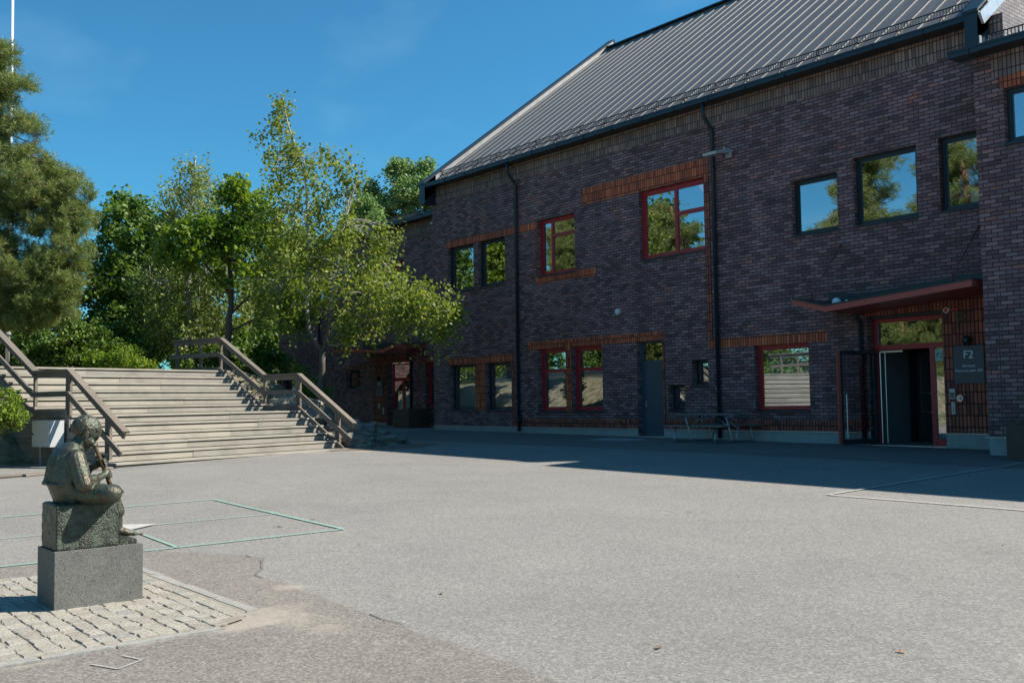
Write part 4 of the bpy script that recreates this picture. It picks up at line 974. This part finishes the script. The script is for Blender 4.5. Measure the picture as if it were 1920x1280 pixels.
# head bowed over the flute
HC=Vector((xc,-18.978,1.285)); HR=rx(-34)
def hp(x,y,z): return tuple(HC+HR@Vector((x,y,z)))
def hb(x,y,z,r,nu=14,nv=10): b.ball(hp(x,y,z),r,nu,nv,rot=HR)
hb(0,-.005,.02,(.081,.099,.09),22,16); hb(0,.035,-.045,(.064,.058,.068),18,12); hb(0,.068,-.098,(.030,.026,.022)); hb(0,.07,.02,(.060,.03,.045))
b.cone2(hp(0,.092,-.018),hp(0,.112,-.05),.010,.016); b.ball(hp(0,.104,-.052),(.018,.012,.011),12,8,rot=HR); hb(0,.092,-.078,(.024,.012,.008),12,8); hb(0,.088,-.088,(.02,.012,.007),12,8)
for q in (-1,1):
    hb(q*.037,.068,-.05,(.026,.022,.026),12,8); hb(q*.033,.088,-.012,(.017,.008,.009),10,8); hb(q*.033,.086,.004,(.024,.010,.006),10,8)
    hb(q*.082,-.004,-.035,(.012,.022,.032),12,8); b.tube([hp(q*.09,.010,-.055),hp(q*.097,-.012,-.03),hp(q*.094,.0,-.006),hp(q*.088,.016,-.012)],.006,6)
# arms
def arm(s,sh,el,wr,cuff):
    P=lambda q:(xc+s*q[0],q[1],q[2])
    b.cone2(P(sh),P(el),.064,.058); b.cone2(P(el),P(cuff),.056,.048); b.cone2(P(cuff),P(wr),.030,.024)
arm(1,(.16,-19.085,1.105),(.225,-19.05,.93),(.085,-18.90,.965),(.145,-18.965,.945)); arm(-1,(.155,-19.06,1.105),(.20,-18.99,.985),(.055,-18.895,1.035),(.11,-18.94,1.015))
FA=Vector((xc,-18.915,1.19)); FB=Vector((xc,-18.80,.885)); fd=(FB-FA).normalized()
# legs: right shin folded across, left hanging to the ledge
b.cone2((xc+.085,-19.05,.865),(xc+.30,-18.90,.862),.086,.064); b.ball((xc+.305,-18.89,.862),(.064,.07,.058),14,10)
b.cone2((xc+.30,-18.88,.855),(xc+.04,-18.79,.852),.058,.042); b.cone2((xc+.10,-18.82,.85),(xc+.05,-18.795,.852),.062,.056)
b.cone2((xc+.035,-18.785,.852),(xc-.035,-18.735,.845),.032,.026); b.cone2((xc-.03,-18.735,.845),(xc-.07,-18.70,.84),.024,.016)
b.cone2((xc-.085,-19.05,.86),(xc-.065,-18.79,.82),.085,.062); b.cone2((xc-.065,-18.78,.81),(xc-.06,-18.735,.70),.058,.052); b.cone2((xc-.06,-18.74,.70),(xc-.055,-18.725,.575),.04,.027)
b.ball((xc-.055,-18.74,.553),(.026,.032,.024),12,8); b.cone2((xc-.055,-18.725,.565),(xc-.05,-18.66,.545),.03,.026); b.cone2((xc-.05,-18.66,.545),(xc-.045,-18.615,.535),.026,.018)
for k in range(5): x=xc-.075+k*.014; b.cone2((x,-18.63,.535),(x+.002,-18.59+.006*k-.004*(k==0),.531),.0085,.0075)
# coat hem and sleeve folds
for k in range(4): b.cone2((xc+.215,-19.11+.025*k,1.04-.03*k),(xc+.255,-19.05+.01*k,.93),.010,.011)
# hands: palm plus five bent fingers closed round the flute
def hand(s,f,wr):
    c=FA+(FB-FA)*f; pl=c+Vector((s*.034,-.008,0)); b.cone2(wr,pl,.026,.022); b.ball(pl,(.018,.026,.034),12,8)
    for k in range(4):
        o_=fd*(.017*(k-1.5)*1.05); L=(.95,1.05,1.0,.82)[k]
        p0=pl+o_+Vector((0,.012,0)); p1=c+o_+Vector((s*.020,.030*L,0)); p2=c+o_+Vector((-s*.010,.030*L,.002)); p3=c+o_+Vector((-s*.024,.010,.002))
        b.cone2(p0,p1,.0088,.0082); b.cone2(p1,p2,.0082,.0076); b.cone2(p2,p3,.0076,.0066)
    t0=pl+Vector((0,-.018,.018)); t1=c+Vector((s*.012,-.026,.006)); t2=c+Vector((-s*.012,-.020,.0)); b.cone2(t0,t1,.0095,.0088); b.cone2(t1,t2,.0088,.0075)
hand(1,.68,(xc+.075,-18.90,.965)); hand(-1,.43,(xc-.055,-18.895,1.035))
o=b.build('figure',M['bronze'],st); remesh(o,.0045,4); displace(o,.03,.0055); 
h=MB()
for i in range(420):     # tousled hair locks over the skull
    d=Vector((rng.normal(),rng.normal(),rng.normal()+.35)).normalized()
    if d.y>.35 and d.z<.30: continue
    if d.z<-.62 or (d.z<-.30 and d.y>-.25): continue
    c=Vector((d.x*.081,-.005+d.y*.099,.02+d.z*.09)); dn=Vector((d.x/.081,d.y/.099,d.z/.09)).normalized(); e=Vector((rng.normal(0,.5),.1+.5*(d.y>0)+rng.normal(0,.4),-1)); e=(e-dn*e.dot(dn)).normalized()
    h.cone2(hp(*(c-dn*.003)),hp(*(c+e*.026-dn*.004)),.010,.007)
o=h.build('hair',M['bronze'],st); remesh(o,.004,1)
m=MB(); m.tube([FA,FA+fd*.02,FA+fd*.12,FA+fd*.25,FB],[.009,.0135,.015,.0145,.019],12); m.build('flute',M['flute'],st,True)

# ------------------------------------------------------------------ trees
def quads(C,U,V):
    n=len(C); v=np.stack([C-U,C+V*.6,C+U,C-V*.6],1).reshape(-1,3); return v,n
def mesh_quads(name,v,n,mat):
    me=bpy.data.meshes.new(name); me.vertices.add(4*n); me.vertices.foreach_set('co',v.astype(np.float32).ravel())
    me.loops.add(4*n); me.loops.foreach_set('vertex_index',np.arange(4*n,dtype=np.int32)); me.polygons.add(n)
    me.polygons.foreach_set('loop_start',np.arange(0,4*n,4,dtype=np.int32)); me.polygons.foreach_set('loop_total',np.full(n,4,np.int32))
    me.materials.append(mat); me.update(calc_edges=True); return me
def unit(a): return a/np.maximum(np.linalg.norm(a,axis=1,keepdims=True),1e-6)
def leaves(rg,clusters,per,rad,size,droop=0.,squash=.8,needle=False):
    K=len(clusters); cid=np.repeat(np.arange(K),per); n=len(cid)
    if needle: cid=rg.permutation(cid)
    d=unit(rg.normal(size=(n,3)))*(rg.random((n,1))**.55); C=clusters[cid]+d*rad[cid,None]*np.array([1,1,squash])
    if droop: C[:,2]-=np.abs(rg.normal(0,droop,n))*(rg.random(n)<.6)
    s=size*rg.uniform(.65,1.25,(n,1))
    if needle:          # sprays of needles radiating from shoot tips
        k=14; nt=n//k; tip=C[:nt]; ax=unit(d[:nt]+np.array([0,0,.7])+rg.normal(0,.35,(nt,3))); A=np.repeat(ax,k,0); B_=np.repeat(tip,k,0)
        L=size*rg.uniform(.75,1.2,(nt*k,1)); dr=unit(A*.75+rg.normal(0,.62,(nt*k,3))); B_=B_-A*rg.uniform(0,.14,(nt*k,1)); U=dr*L*.5; V=unit(np.cross(U,rg.normal(size=(nt*k,3))))*.011
        return quads(B_+U,U,V)
    else:
        N=unit(rg.normal(size=(n,3))+np.array([0,0,.6])); T=unit(rg.normal(size=(n,3))+np.array([0,0,-.8 if droop else 0])); U=unit(T-N*(T*N).sum(1,keepdims=True))*s*.6; V=unit(np.cross(N,U))*s*.72
    return quads(C,U,V)
def crown_points(rg,ells):
    out=[]
    for cx,cy,cz,rx_,ry_,rz_,n in ells:
        d=unit(rg.normal(size=(n,3)))*(rg.random((n,1))**.42); out.append(np.array([cx,cy,cz])+d*np.array([rx_,ry_,rz_]))
    return np.concatenate(out)
def tree(name,label,cat,base,trunk,ells,seed,leafm,barkm,per=70,crad=(.35,.7),size=.09,droop=0.,needle=False,group=None,limbs=14,twigs=1.,squash=.8,extra=None):
    """trunk: list of (polyline, r0, r1) relative to base; ells: crown ellipsoids relative to base"""
    rg=np.random.default_rng(seed); t=thing(name,label,cat,base,group); bx=np.array(base,float)
    K=crown_points(rg,ells); 
    m=MB(); nodes=[]
    for path,ra,rb in trunk:
        P=[np.array(p,float)+bx for p in path]; n=len(P); Q=[]
        for i in range(n-1):
            for k in range(4): Q.append(P[i]+(P[i+1]-P[i])*k/4+rg.normal(0,.02,3)*(k>0)*min(1,ra*8))
        Q.append(P[-1]); rr=[ra+(rb-ra)*i/(len(Q)-1) for i in range(len(Q))]
        m.tube([tuple(q) for q in Q],rr,9); nodes+= [(q,r) for q,r in zip(Q,rr)]
    NP=np.array([q for q,_ in nodes]); NR=[r for _,r in nodes]; zlow=NP[:,2].min()
    W=K+bx; ends=[]
    sel=rg.choice(len(W),min(limbs,len(W)),replace=False)
    for i in sel:
        q=W[i]; dv=q-NP; dist=np.linalg.norm(dv,axis=1)+np.where(NP[:,2]>q[2]-.15*np.linalg.norm(dv[:,:2],axis=1),2.5,0)+np.where(NP[:,2]<zlow+1.2,3,0)
        j=int(dist.argmin()); a=NP[j]; L=np.linalg.norm(q-a); mid=(a+q)/2+np.array([0,0,.10*L])+rg.normal(0,.06*L,3); q2=a+(mid-a)*.5+rg.normal(0,.03*L,3)
        r0=min(NR[j]*.6,.012+.016*L); pts=[a,q2,mid,(mid+q)/2+rg.normal(0,.03*L,3),q]; m.tube([tuple(p) for p in pts],[r0,r0*.85,r0*.62,r0*.4,r0*.2],6,cap=False)
        ends+=[(mid,r0*.5),((mid+q)/2,r0*.35),(q,r0*.2)]
    if ends:
        EP=np.array([e for e,_ in ends])
        for i in rg.choice(len(W),int(len(W)*min(1,twigs)),replace=False):
            q=W[i]; j=int(np.linalg.norm(EP-q,axis=1).argmin()); a=EP[j]; L=np.linalg.norm(q-a)
            if .1<L<3: m.tube([tuple(a),tuple((a+q)/2+rg.normal(0,.08*L,3)+np.array([0,0,.06*L])),tuple(q)],[min(.02,ends[j][1]),.009,.004],4,cap=False)
    m.build('trunk',barkm,t,True)
    v,n=leaves(rg,W,per,rg.uniform(crad[0],crad[1],len(W)),size,droop,squash,needle)
    me=mesh_quads('crown',v,n,leafm); o=bpy.data.objects.new('crown',me); COL.objects.link(o); adopt(o,t)
    return t
def place(t,label,loc,rz=0,sc=1,group=None):
    c=copy_tree(t); c.location=loc; c.rotation_euler=(0,0,rz); c.scale=(sc,sc,sc); c['label']=label
    if group: c['group']=group
    return c
# lateral (screen right) and depth unit vectors on the ground as seen along the yard, for shaping crowns
Rx,Ry=.632,.775; Dx,Dy=-.773,.631
def E(u,d,z,ru,rd,rz,n): return (Rx*u+Dx*d,Ry*u+Dy*d,z,(ru*.8+rd*.2),(ru*.8+rd*.2),rz,n)

# birch in front of the left wing: two stems, sparse top, a long drooping branch over the F1 door
T=lambda pts,r0,r1:([(Rx*u+Dx*d,Ry*u+Dy*d,z) for u,d,z in pts],r0,r1)
bb=(-26.95,-6.61,.75)
tree('birch_tree','slender two stemmed birch with white bark in front of the lower left wing','tree',bb,
 [T([(0,0,0),(.05,0,1.2),(.12,0,2.25)],.115,.095),T([(.12,0,2.25),(-.3,.05,2.9),(-.36,.1,3.9),(-.30,.1,5.6),(-.38,.0,7.6),(-.85,0,9.0),(-1.05,0,10.0)],.075,.012),T([(.12,0,2.25),(.32,-.1,3.0),(.5,-.15,4.4),(.85,-.2,6.2),(1.2,-.2,7.4)],.065,.015),
  T([(.2,0,2.5),(.9,-.7,2.75),(1.9,-1.5,3.15),(3.0,-2.3,3.5),(3.9,-3.0,3.3)],.045,.008),T([(.5,-.15,4.3),(1.4,-.4,4.6),(2.2,-.7,4.4),(2.9,-1,4.2)],.03,.006)],
 [E(-.5,0,5.3,1.6,1.5,2.0,75),E(.9,0,5.0,1.3,1.4,1.9,60),E(-.2,0,7.3,1.45,1.2,1.1,34),E(-1.0,0,8.5,.8,.7,1.1,15),E(-1.05,0,9.8,.28,.3,.55,6),E(.95,0,7.7,.5,.5,.8,9),E(1.9,-1.2,4.0,1.0,.9,1.0,30),E(3.0,-2.3,3.45,.95,.8,.75,40),E(3.85,-2.95,3.1,.55,.5,.65,20),E(1.3,-.8,2.8,.7,.7,.55,14),E(2.0,-.2,5.6,.5,.5,.6,8),E(-1.4,0,4.0,.9,.9,1.2,22)],
 11,M['birchleaf'],M['birchbark'],per=54,crad=(.22,.5),size=.10,droop=.28,limbs=26,squash=1.1)
# maple behind the stairs
tree('maple_tree','round leafy maple with a dark trunk behind the stair landing','tree',(-34.32,-6.3,2.45),
 [T([(0,0,0),(.02,0,1.2),(.15,0,3.0),(.1,0,5.0),(.3,0,6.6)],.15,.04),T([(.08,0,2.2),(.8,0,2.9),(1.7,0,3.0),(2.4,-.2,2.7)],.055,.012),T([(.1,0,3),(-.9,.1,4.2),(-1.4,0,5.2)],.06,.015)],
 [E(.1,0,4.6,1.7,1.7,1.5,70),E(-.8,0,5.2,1.3,1.3,1.0,38),E(.9,0,5.7,1.1,1.1,1.2,36),E(.3,0,6.7,.7,.8,.7,14),E(2.3,-.3,3.0,.95,.9,.75,30),E(2.6,-.4,2.0,.6,.6,.7,14),E(-1.8,0,4.6,.7,.7,.7,14),E(1.6,0,4.3,.8,.8,1.0,20)],
 12,M['mapleleaf'],M['bark'],per=52,crad=(.3,.6),size=.15,limbs=18,squash=.75)
tree('weeping_birch','tall weeping birch with hanging pale green strands behind the maple','tree',(-41.0,-5.0,2.6),
 [T([(0,0,0),(.0,0,2),(-.1,0,5),(.1,0,8),(.2,0,9.4)],.17,.02)],
 [E(.0,0,7.0,1.6,1.6,2.1,60),E(-.7,0,4.5,2.0,2.0,2.4,80),E(1.3,0,4.2,2.0,1.8,2.6,80),E(.1,0,8.8,.75,.8,.6,10),E(.6,0,2.2,2.4,1.6,1.3,45),E(-1.3,0,2.2,1.4,1.4,1.2,26)],
 13,M['weepleaf'],M['birchbark'],per=85,crad=(.25,.55),size=.105,droop=.7,limbs=24,squash=1.3)
lin=tree('linden_tree','broad dark green linden left of the weeping birch','tree',(-47.7,-5.3,2.7),
 [T([(0,0,0),(.0,0,2),(.1,0,4.5),(-.1,0,8)],.22,.05)],
 [E(0,0,6.2,2.0,2.0,2.4,80),E(-1.0,0,4.2,1.9,1.8,1.8,55),E(1.2,0,4.4,1.7,1.7,2.0,55),E(-.1,0,8.3,.9,1.0,.8,16),E(1.3,0,7.2,.8,.8,.8,14),E(-.2,0,2.5,2.4,2,1.0,40)],
 14,M['lindenleaf'],M['bark'],per=70,crad=(.35,.75),size=.17,limbs=20)
# pine at the left edge
pine=tree('pine_tree','large old pine with ochre green needle pads beside the flagpole','tree',(-37.9,-13.8,2.5),
 [T([(0,0,0),(.05,0,3),(-.1,0,6.5),(.1,0,9.5),(.5,0,11.4)],.27,.06),T([(0,0,4.6),(1.2,-.2,4.4),(2.6,-.3,4.1)],.07,.015),T([(0,0,6.6),(1.3,0,6.9),(2.4,0,7.0)],.07,.015),T([(0,0,5.6),(1.5,.2,5.7),(3.2,.2,6.1)],.08,.015),T([(0,0,8),(1,0,8.4),(2,0,8.0)],.05,.012),T([(0,0,7),(-1.5,0,7.5),(-3,0,7.6)],.07,.015),T([(0,0,3.6),(-1.5,0,3.4),(-3,0,3)],.07,.015)],
 [E(.6,0,10.8,.9,1.0,.5,16),E(1.0,0,9.9,1.0,1.1,.45,18),E(.1,0,9.0,1.5,1.3,.5,22),E(1.5,0,8.7,.9,.9,.38,16),E(1.2,0,7.6,1.2,1.2,.5,22),E(2.5,.2,6.9,1.05,1.1,.5,24),E(3.1,.2,6.0,.85,1,.7,26),E(2.7,.2,5.0,.9,1,.45,16),E(.9,0,6.4,1.0,1.2,.5,18),E(1.4,0,4.6,1.5,1.3,.5,26),E(2.4,-.2,3.7,1.3,1.3,.6,34),E(2.0,-.2,2.8,1.5,1.3,.6,34),E(.6,0,3.2,1.3,1.3,.55,24),E(-1.5,0,7.6,1.7,1.5,.55,26),E(-2,0,5.4,1.8,1.5,.6,26),E(-2,0,3.4,1.9,1.5,.6,26),E(-.4,0,10,1.1,1.1,.4,14),E(1.0,0,1.9,1.3,1.2,.5,20),E(.2,-.8,5.3,1.4,1,.5,18),E(.7,0,8.4,1.3,1.2,1.0,26),E(1.6,0,6.3,1.5,1.2,.9,40),E(2.0,-.2,3.2,1.7,1.3,.9,50),E(.4,0,4.2,1.2,1.2,.9,28),E(.8,0,10.2,.8,.9,.7,16),E(2.7,-.2,3.4,1.25,1.2,.8,52),E(1.6,0,2.3,1.5,1.2,.8,40),E(2.9,.1,6.3,.9,1,.8,24),E(.3,0,6.0,1.4,1.2,1.2,34),E(.2,0,7.6,1.2,1.2,.9,24),E(1.9,0,7.3,1.0,1.0,.6,20),E(3.1,.1,5.3,.9,1,.7,30),E(3.2,-.2,4.2,.9,1,.6,30),E(2.9,-.2,2.6,1.0,1,.6,28),E(.9,0,5.2,1.4,1.2,1.0,34),E(2.2,0,6.0,1.0,1,.8,26),E(.5,0,9.6,1.1,1,.6,18),E(1.2,0,11.2,.6,.7,.4,10)],
 15,M['needle'],M['pinebark'],per=420,crad=(.2,.5),size=.17,needle=True,limbs=34,squash=.8)
# aspens rising behind the lower wing
asp=tree('aspen_tree','pale green aspen rising behind the lower wing beside the tall roof','tree',(-67.3,22.9,2.2),
 [T([(0,0,-1.5),(.1,0,8),(0,0,18.2)],.3,.04)],
 [E(0,0,15.8,2.2,1.8,2.6,80),E(-2.4,0,14.0,1.6,1.5,2.4,60),E(2.2,0,15.0,1.6,1.5,2.6,60),E(.5,0,11,3.0,2,2.5,60),E(1.8,0,18.3,.6,.6,.8,10),E(-.5,0,18.2,.7,.6,.8,12),E(-2.6,0,16.4,.6,.6,.8,9)],
 16,M['poplarleaf'],M['bark'],per=95,crad=(.5,.95),size=.2,limbs=20)
place(asp,'yellower aspen left of the other one behind the roof of the lower wing',(-59.6,14.6,.6),2.1,.80)
place(asp,'lower aspen farther left behind the lower wing',(-70,15,-1.8),4.0,.9)
# filler trees and thicket beyond the stairs
gname='leafy trees in the thicket beyond the stairs'
lab=['dense tree in the thicket behind the pine','dense tree in the thicket right of the linden','dense tree in the thicket behind the maple','dense tree in the gap behind the birch','dense low tree behind the left railing']+['tree in the far row left of the pine, beyond the slope']*5
for k,(x,y,z,rz,sc) in enumerate([(-57,-9.5,2.3,1.0,.85),(-53,-3.0,2.5,2.2,.9),(-56,.5,2.2,3.4,.88),(-55,5.0,1.2,4.4,.92),(-60,-13,2.3,5.3,.9),(-66,-19,2.0,.7,1.1),(-62,-25,1.6,1.9,1.0),(-72,-31,.8,2.8,1.15),(-78,-24,1.0,4.1,1.2),(-86,-36,.3,5.5,1.2)]): place(lin,lab[k],(x,y,z),rz,sc,gname)
shr=tree('thicket_shrub','dark green shrub mass directly behind the top step','shrub',(-41.5,-9.3,2.55),
 [T([(0,0,0),(.1,0,.6),(0,0,1.4)],.06,.015),T([(0,0,0),(-.5,0,.8),(-.8,0,1.3)],.05,.012)],
 [E(0,0,1.1,1.5,1.2,.9,50),E(-1.2,0,.9,1.0,1.0,.7,26),E(1.2,0,.8,1.0,1.0,.7,26),E(.2,0,2.0,.8,.8,.6,14)],17,M['darkleaf'],M['bark'],per=80,crad=(.3,.5),size=.12,limbs=12)
sl_=['dark shrub behind the steps left of the parked van','dark shrub behind the steps below the weeping birch','dark tall shrub under the linden crown','dark shrub behind the far railing posts','dark shrub between maple trunk and railing','dark shrub far left behind the pine']
for k,(x,y,z,rz,sc) in enumerate([(-47,-10.2,2.4,1.1,1.25),(-43,-7.5,2.4,2.4,1.1),(-50,-9,2.5,3.1,1.9),(-39,-3.8,2.2,.4,1.0),(-44,-2.2,1.8,1.7,1.5),(-52,-14.5,2.4,5,1.6)]): place(shr,sl_[k],(x,y,z),rz,sc,'dark shrubs behind the stairs')
tree('leafy_shrub','bright green leafy shrub rising above the middle of the top step','shrub',(-38.8,-8.6,2.5),[T([(0,0,0),(.1,0,.5),(.3,0,1.0)],.04,.01)],
 [E(0,0,.55,1.1,.8,.5,30),E(-.8,0,.7,.6,.6,.4,12),E(.9,0,.45,.7,.6,.4,14)],18,M['mapleleaf'],M['bark'],per=70,crad=(.22,.4),size=.11,limbs=10)
q=SA+ST*-.95+SU*1.75
tree('bright_bush','yellow green young bush at the left foot of the staircase','bush',(q.x-.4,q.y-.45,gz(q.x,q.y)+.3),[T([(0,0,0),(.05,0,.5),(.1,0,.9)],.03,.01),T([(0,0,0),(-.4,0,.5),(-.5,0,.9)],.025,.008),T([(0,0,.1),(.4,-.1,.6),(.62,-.1,.85)],.015,.006)],
 [E(-.05,0,.95,.6,.5,.35,34),E(-.35,0,.5,.5,.5,.4,28),E(.22,0,.75,.4,.4,.28,20),E(-.6,0,1.1,.5,.5,.3,20),E(.55,-.1,.85,.22,.2,.16,8),E(0,0,1.25,.35,.35,.2,10),E(-.1,0,.3,.4,.4,.25,14)],19,M['bushleaf'],M['bark'],per=60,crad=(.14,.26),size=.062,limbs=14)
tree('wall_bush','small bush growing against the brick wall behind the birch','bush',(-29.5,-5.6,.55),[T([(0,0,0),(0,0,.8),(.1,0,1.5)],.03,.01)],
 [E(.0,0,1.5,.45,.45,.35,14),E(.3,0,1.15,.45,.4,.3,14),E(-.2,0,1.9,.35,.35,.3,7)],20,M['lindenleaf'],M['bark'],per=50,crad=(.2,.32),size=.09,limbs=8)
# trees on the far side of the yard, seen mirrored in the windows
for k,(x,y,rz,sc,l) in enumerate([(-33.6,-34.5,.5,1.6,'old pine mirrored in the largest upper window'),(-27.6,-35,2.2,1.5,'old pine mirrored in the upper window beside the right block'),(-37.2,-38,3.9,1.25,'old pine mirrored in the smallest upper window'),(-31.0,-33,5.2,1.05,'lower pine mirrored in the entrance glass'),(-47.5,-33,1.6,1.35,'old pine mirrored in the large red window')]):
    place(pine,l,(x,y,-.2),rz,sc,'pines across the yard')
for k,(x,y,rz,sc,l) in enumerate([(-51,-34,1.2,1.85,'leafy tree mirrored in the red upper window'),(-73,-31,2.7,1.75,'leafy tree mirrored in the left upper windows'),(-80,-27,.4,1.8,'leafy tree mirrored at the left end of the facade'),(-42,-46,4,1.3,'leafy tree far across the yard behind the pines')]):
    place(lin,l,(x,y,-.1),rz,sc,'leafy trees across the yard')
for k,(x,y,rz,sc) in enumerate([(-50,-57,0,1.3),(-60,-58,1,1.4),(-70,-57,2,1.35),(-81,-58,3,1.45),(-92,-57,4,1.4),(-104,-58,5,1.5),(-118,-57,.5,1.6),(-134,-56,1.5,1.6),(-150,-57,2.5,1.6),(-160,-60,1.2,1.7),(-168,-58,3.2,1.8),(-143,-60,4.4,1.8)]):
    place(lin,'one of the trees standing behind the low white building across the yard',(x,y,-.1),rz,sc,'trees behind the white building')
for k,(x,y,rz,sc) in enumerate([(-24,-31,0,2.0),(-29,-36,1,2.1),(-36,-39,2,2.0),(-43,-38,3,2.1),(-20,-33,5,1.9)]):
    place(shr,'dark hedge shrub across the yard, mirrored low in the windows',(x,y,-.1),rz,sc,'hedge across the yard')
t=thing('yard_pavilion','low white rendered building across the yard, mirrored in the lower windows','building',(-58,-46,0))
m=MB(); m.box(-190,-34,-52,-45,-.5,3.9); m.build('wall',M['plasterwhite'],t); m=MB(); m.box(-190.4,-33.6,-52.4,-44.6,3.9,4.2); m.build('roof',M['darkmetal'],t)
for k in range(38): m=MB(); m.box(-187+k*4,-185.2+k*4,-45.02,-44.96,1.2,2.6); m.build('window',M['carglass'],t)

# ------------------------------------------------------------------ flagpole, cars, far house
t=thing('flagpole','white flagpole rising past the pine at the left edge','flagpole',(-42.5,-11.65,2.4)); m=MB(); m.tube([(-42.5,-11.65,2.4),(-42.45,-11.66,10),(-42.4,-11.68,22)],[.08,.07,.045],14); m.build('pole',M['flag'],t,True)
m=MB(); m.tube([(-42.5,-11.65,2.4),(-42.5,-11.65,2.9)],.12,14); m.build('base_collar',M['lampgrey'],t,True); m=MB(); m.ball((-42.5,-11.65,4.35),(.12,.12,.10)); m.build('cleat_ring',M['lampgrey'],t,True)
def car(x,y,z,ang,mat,label,van=False):
    t=thing('parked_car',label,'car',(0,0,0),'cars parked beyond the stairs'); H=1.9 if van else 1.45
    m=MB(); prof_=[(-2.1,.35),(-2.15,.75),(-1.9,.95 if not van else 1.3),(-1.1,1.0 if not van else 1.35),(1.2,1.02 if not van else 1.4),(2.05,.95),(2.12,.4)]
    for s in (-1,1): m.face([(px_,s*.86,pz) for px_,pz in prof_][::-s])
    for (a,b_),(c,d) in zip(prof_,prof_[1:]+prof_[:1]): m.face([(a,-.86,b_),(a,.86,b_),(c,.86,d),(c,-.86,d)])
    m.build('body',mat,t,bevel=.06)
    m=MB(); cp=[(-1.35,.98),(-.75,H),(1.2,H),(1.85,1.0)] if not van else [(-1.5,1.3),(-1.0,H),(2.0,H),(2.05,1.0)]
    for s in (-1,1): m.face([(px_,s*.74,pz) for px_,pz in cp][::-s])
    for (a,b_),(c,d) in zip(cp,cp[1:]): m.face([(a,-.74,b_),(a,.74,b_),(c,.74,d),(c,-.74,d)])
    cab=m.build('cabin',M['carglass'],t); m=MB(); m.box(cp[1][0],cp[2][0],-.75,.75,H-.03,H+.02); m.build('roof',mat,t,bevel=.01)
    for wx in (-1.3,1.35):
        for s in (-1,1):
            m=MB(); m.tube([(wx,s*.70,.32),(wx,s*.89,.32)],.32,18); wh=m.build('wheel',M['tyre'],t); m=MB(); m.tube([(wx,s*.885,.32),(wx,s*.9,.32)],.19,14); m.build('rim',M['steel'],wh)
    for s in (-1,1):
        m=MB(); m.box(-2.17,-2.1,s*.6-.15,s*.6+.15,.62,.76); m.build('headlight',M['white'],t); m=MB(); m.box(2.06,2.14,s*.65-.1,s*.65+.1,.7,.9); m.build('tail_light',M['red'],t)
    t.location=(x,y,z); t.rotation_euler=(0,0,ang)
car(-54.5,-9.2,2.75,R(50),M['carsilver'],'silver car parked beyond the steps near the flagpole'); car(-53,-7.0,2.75,R(55),M['carblack'],'dark car parked beyond the steps beside the silver one'); car(-50.5,-5.9,2.62,R(48),M['carblack'],'tall dark van parked beyond the steps below the linden',True)
t=thing('far_house','distant ochre house with an orange tiled roof behind the trees','house',(-66,10,.5))
m=MB(); m.box(-72,-61,7,14,.4,4.2); m.build('wall',M['plaster'],t)
m=MB(); P=[(-72.4,6.6,4.2),(-60.6,6.6,4.2),(-60.6,10.5,6.6),(-72.4,10.5,6.6)]; m.face(P); m.face([(-72.4,14.4,4.2),(-72.4,10.5,6.6),(-60.6,10.5,6.6),(-60.6,14.4,4.2)]); m.face([(-60.6,6.6,4.2),(-60.6,14.4,4.2),(-60.6,10.5,6.6)]); m.build('roof',M['roofred'],t)
for k in range(3): m=MB(); m.box(-70+k*3.2,-69+k*3.2,6.95,7.02,1.8,3.2); m.build('window',M['carglass'],t)

# ------------------------------------------------------------------ litter
def leaflet(x,y,mat,label,s=.035,ang=0,group=None):
    z=gz(x,y)+.005; m=MB(); c,si=math.cos(ang),math.sin(ang)
    out=[(1,0,.35),(.35,.42,.1),(-.2,.55,.5),(-.7,.25,.1),(-1,0,.3),(-.6,-.35,.15),(0,-.5,.45),(.5,-.35,.1)]
    ctr=(x,y,z+.004); P=[(x+(a*c-b_*si)*s,y+(a*si+b_*c)*s,z+h*s*.55) for a,b_,h in out]
    for p,q_ in zip(P,P[1:]+P[:1]): m.face([ctr,p,q_])
    m.tube([(x-c*s,y-si*s,z+.3*s),(x-c*s*1.7,y-si*s*1.7,z+.1*s)],.0015,5)
    return tag(m.build('fallen_leaf',mat),label,'leaf',group)
LO=simple('orange_dry_leaf',(.36,.17,.05),.7); LB=simple('brown_dry_leaf',(.17,.11,.06),.7); LY=simple('olive_dry_leaf',(.24,.20,.06),.7)
leaflet(-6.15,-18.74,LO,'orange fallen leaf on the paving near the lower border',.045,.6); leaflet(-6.95,-18.45,LY,'olive fallen leaf on the paving right of the plinth',.045,2)
leaflet(-3.89,-16.96,LB,'curled brown leaf on the asphalt at the lower middle',.034,1.9); leaflet(-2.95,-16.08,LO,'pale orange leaf on the asphalt at the lower right',.03,.2)
leaflet(-10.07,-16.19,LB,'small brown leaf inside the turquoise court lines',.045,1); leaflet(-5.95,-16.97,LB,'tiny brown leaf on the asphalt between plinth and lower middle',.03,2.5)
for k in range(26):
    x,y=rng.uniform(-24,-4),rng.uniform(-16,-2)
    leaflet(x,y,[LB,LY,LB][k%3],'small dry leaf or pebble lying on the open asphalt',rng.uniform(.018,.034),rng.uniform(0,6),'specks scattered over the open asphalt')
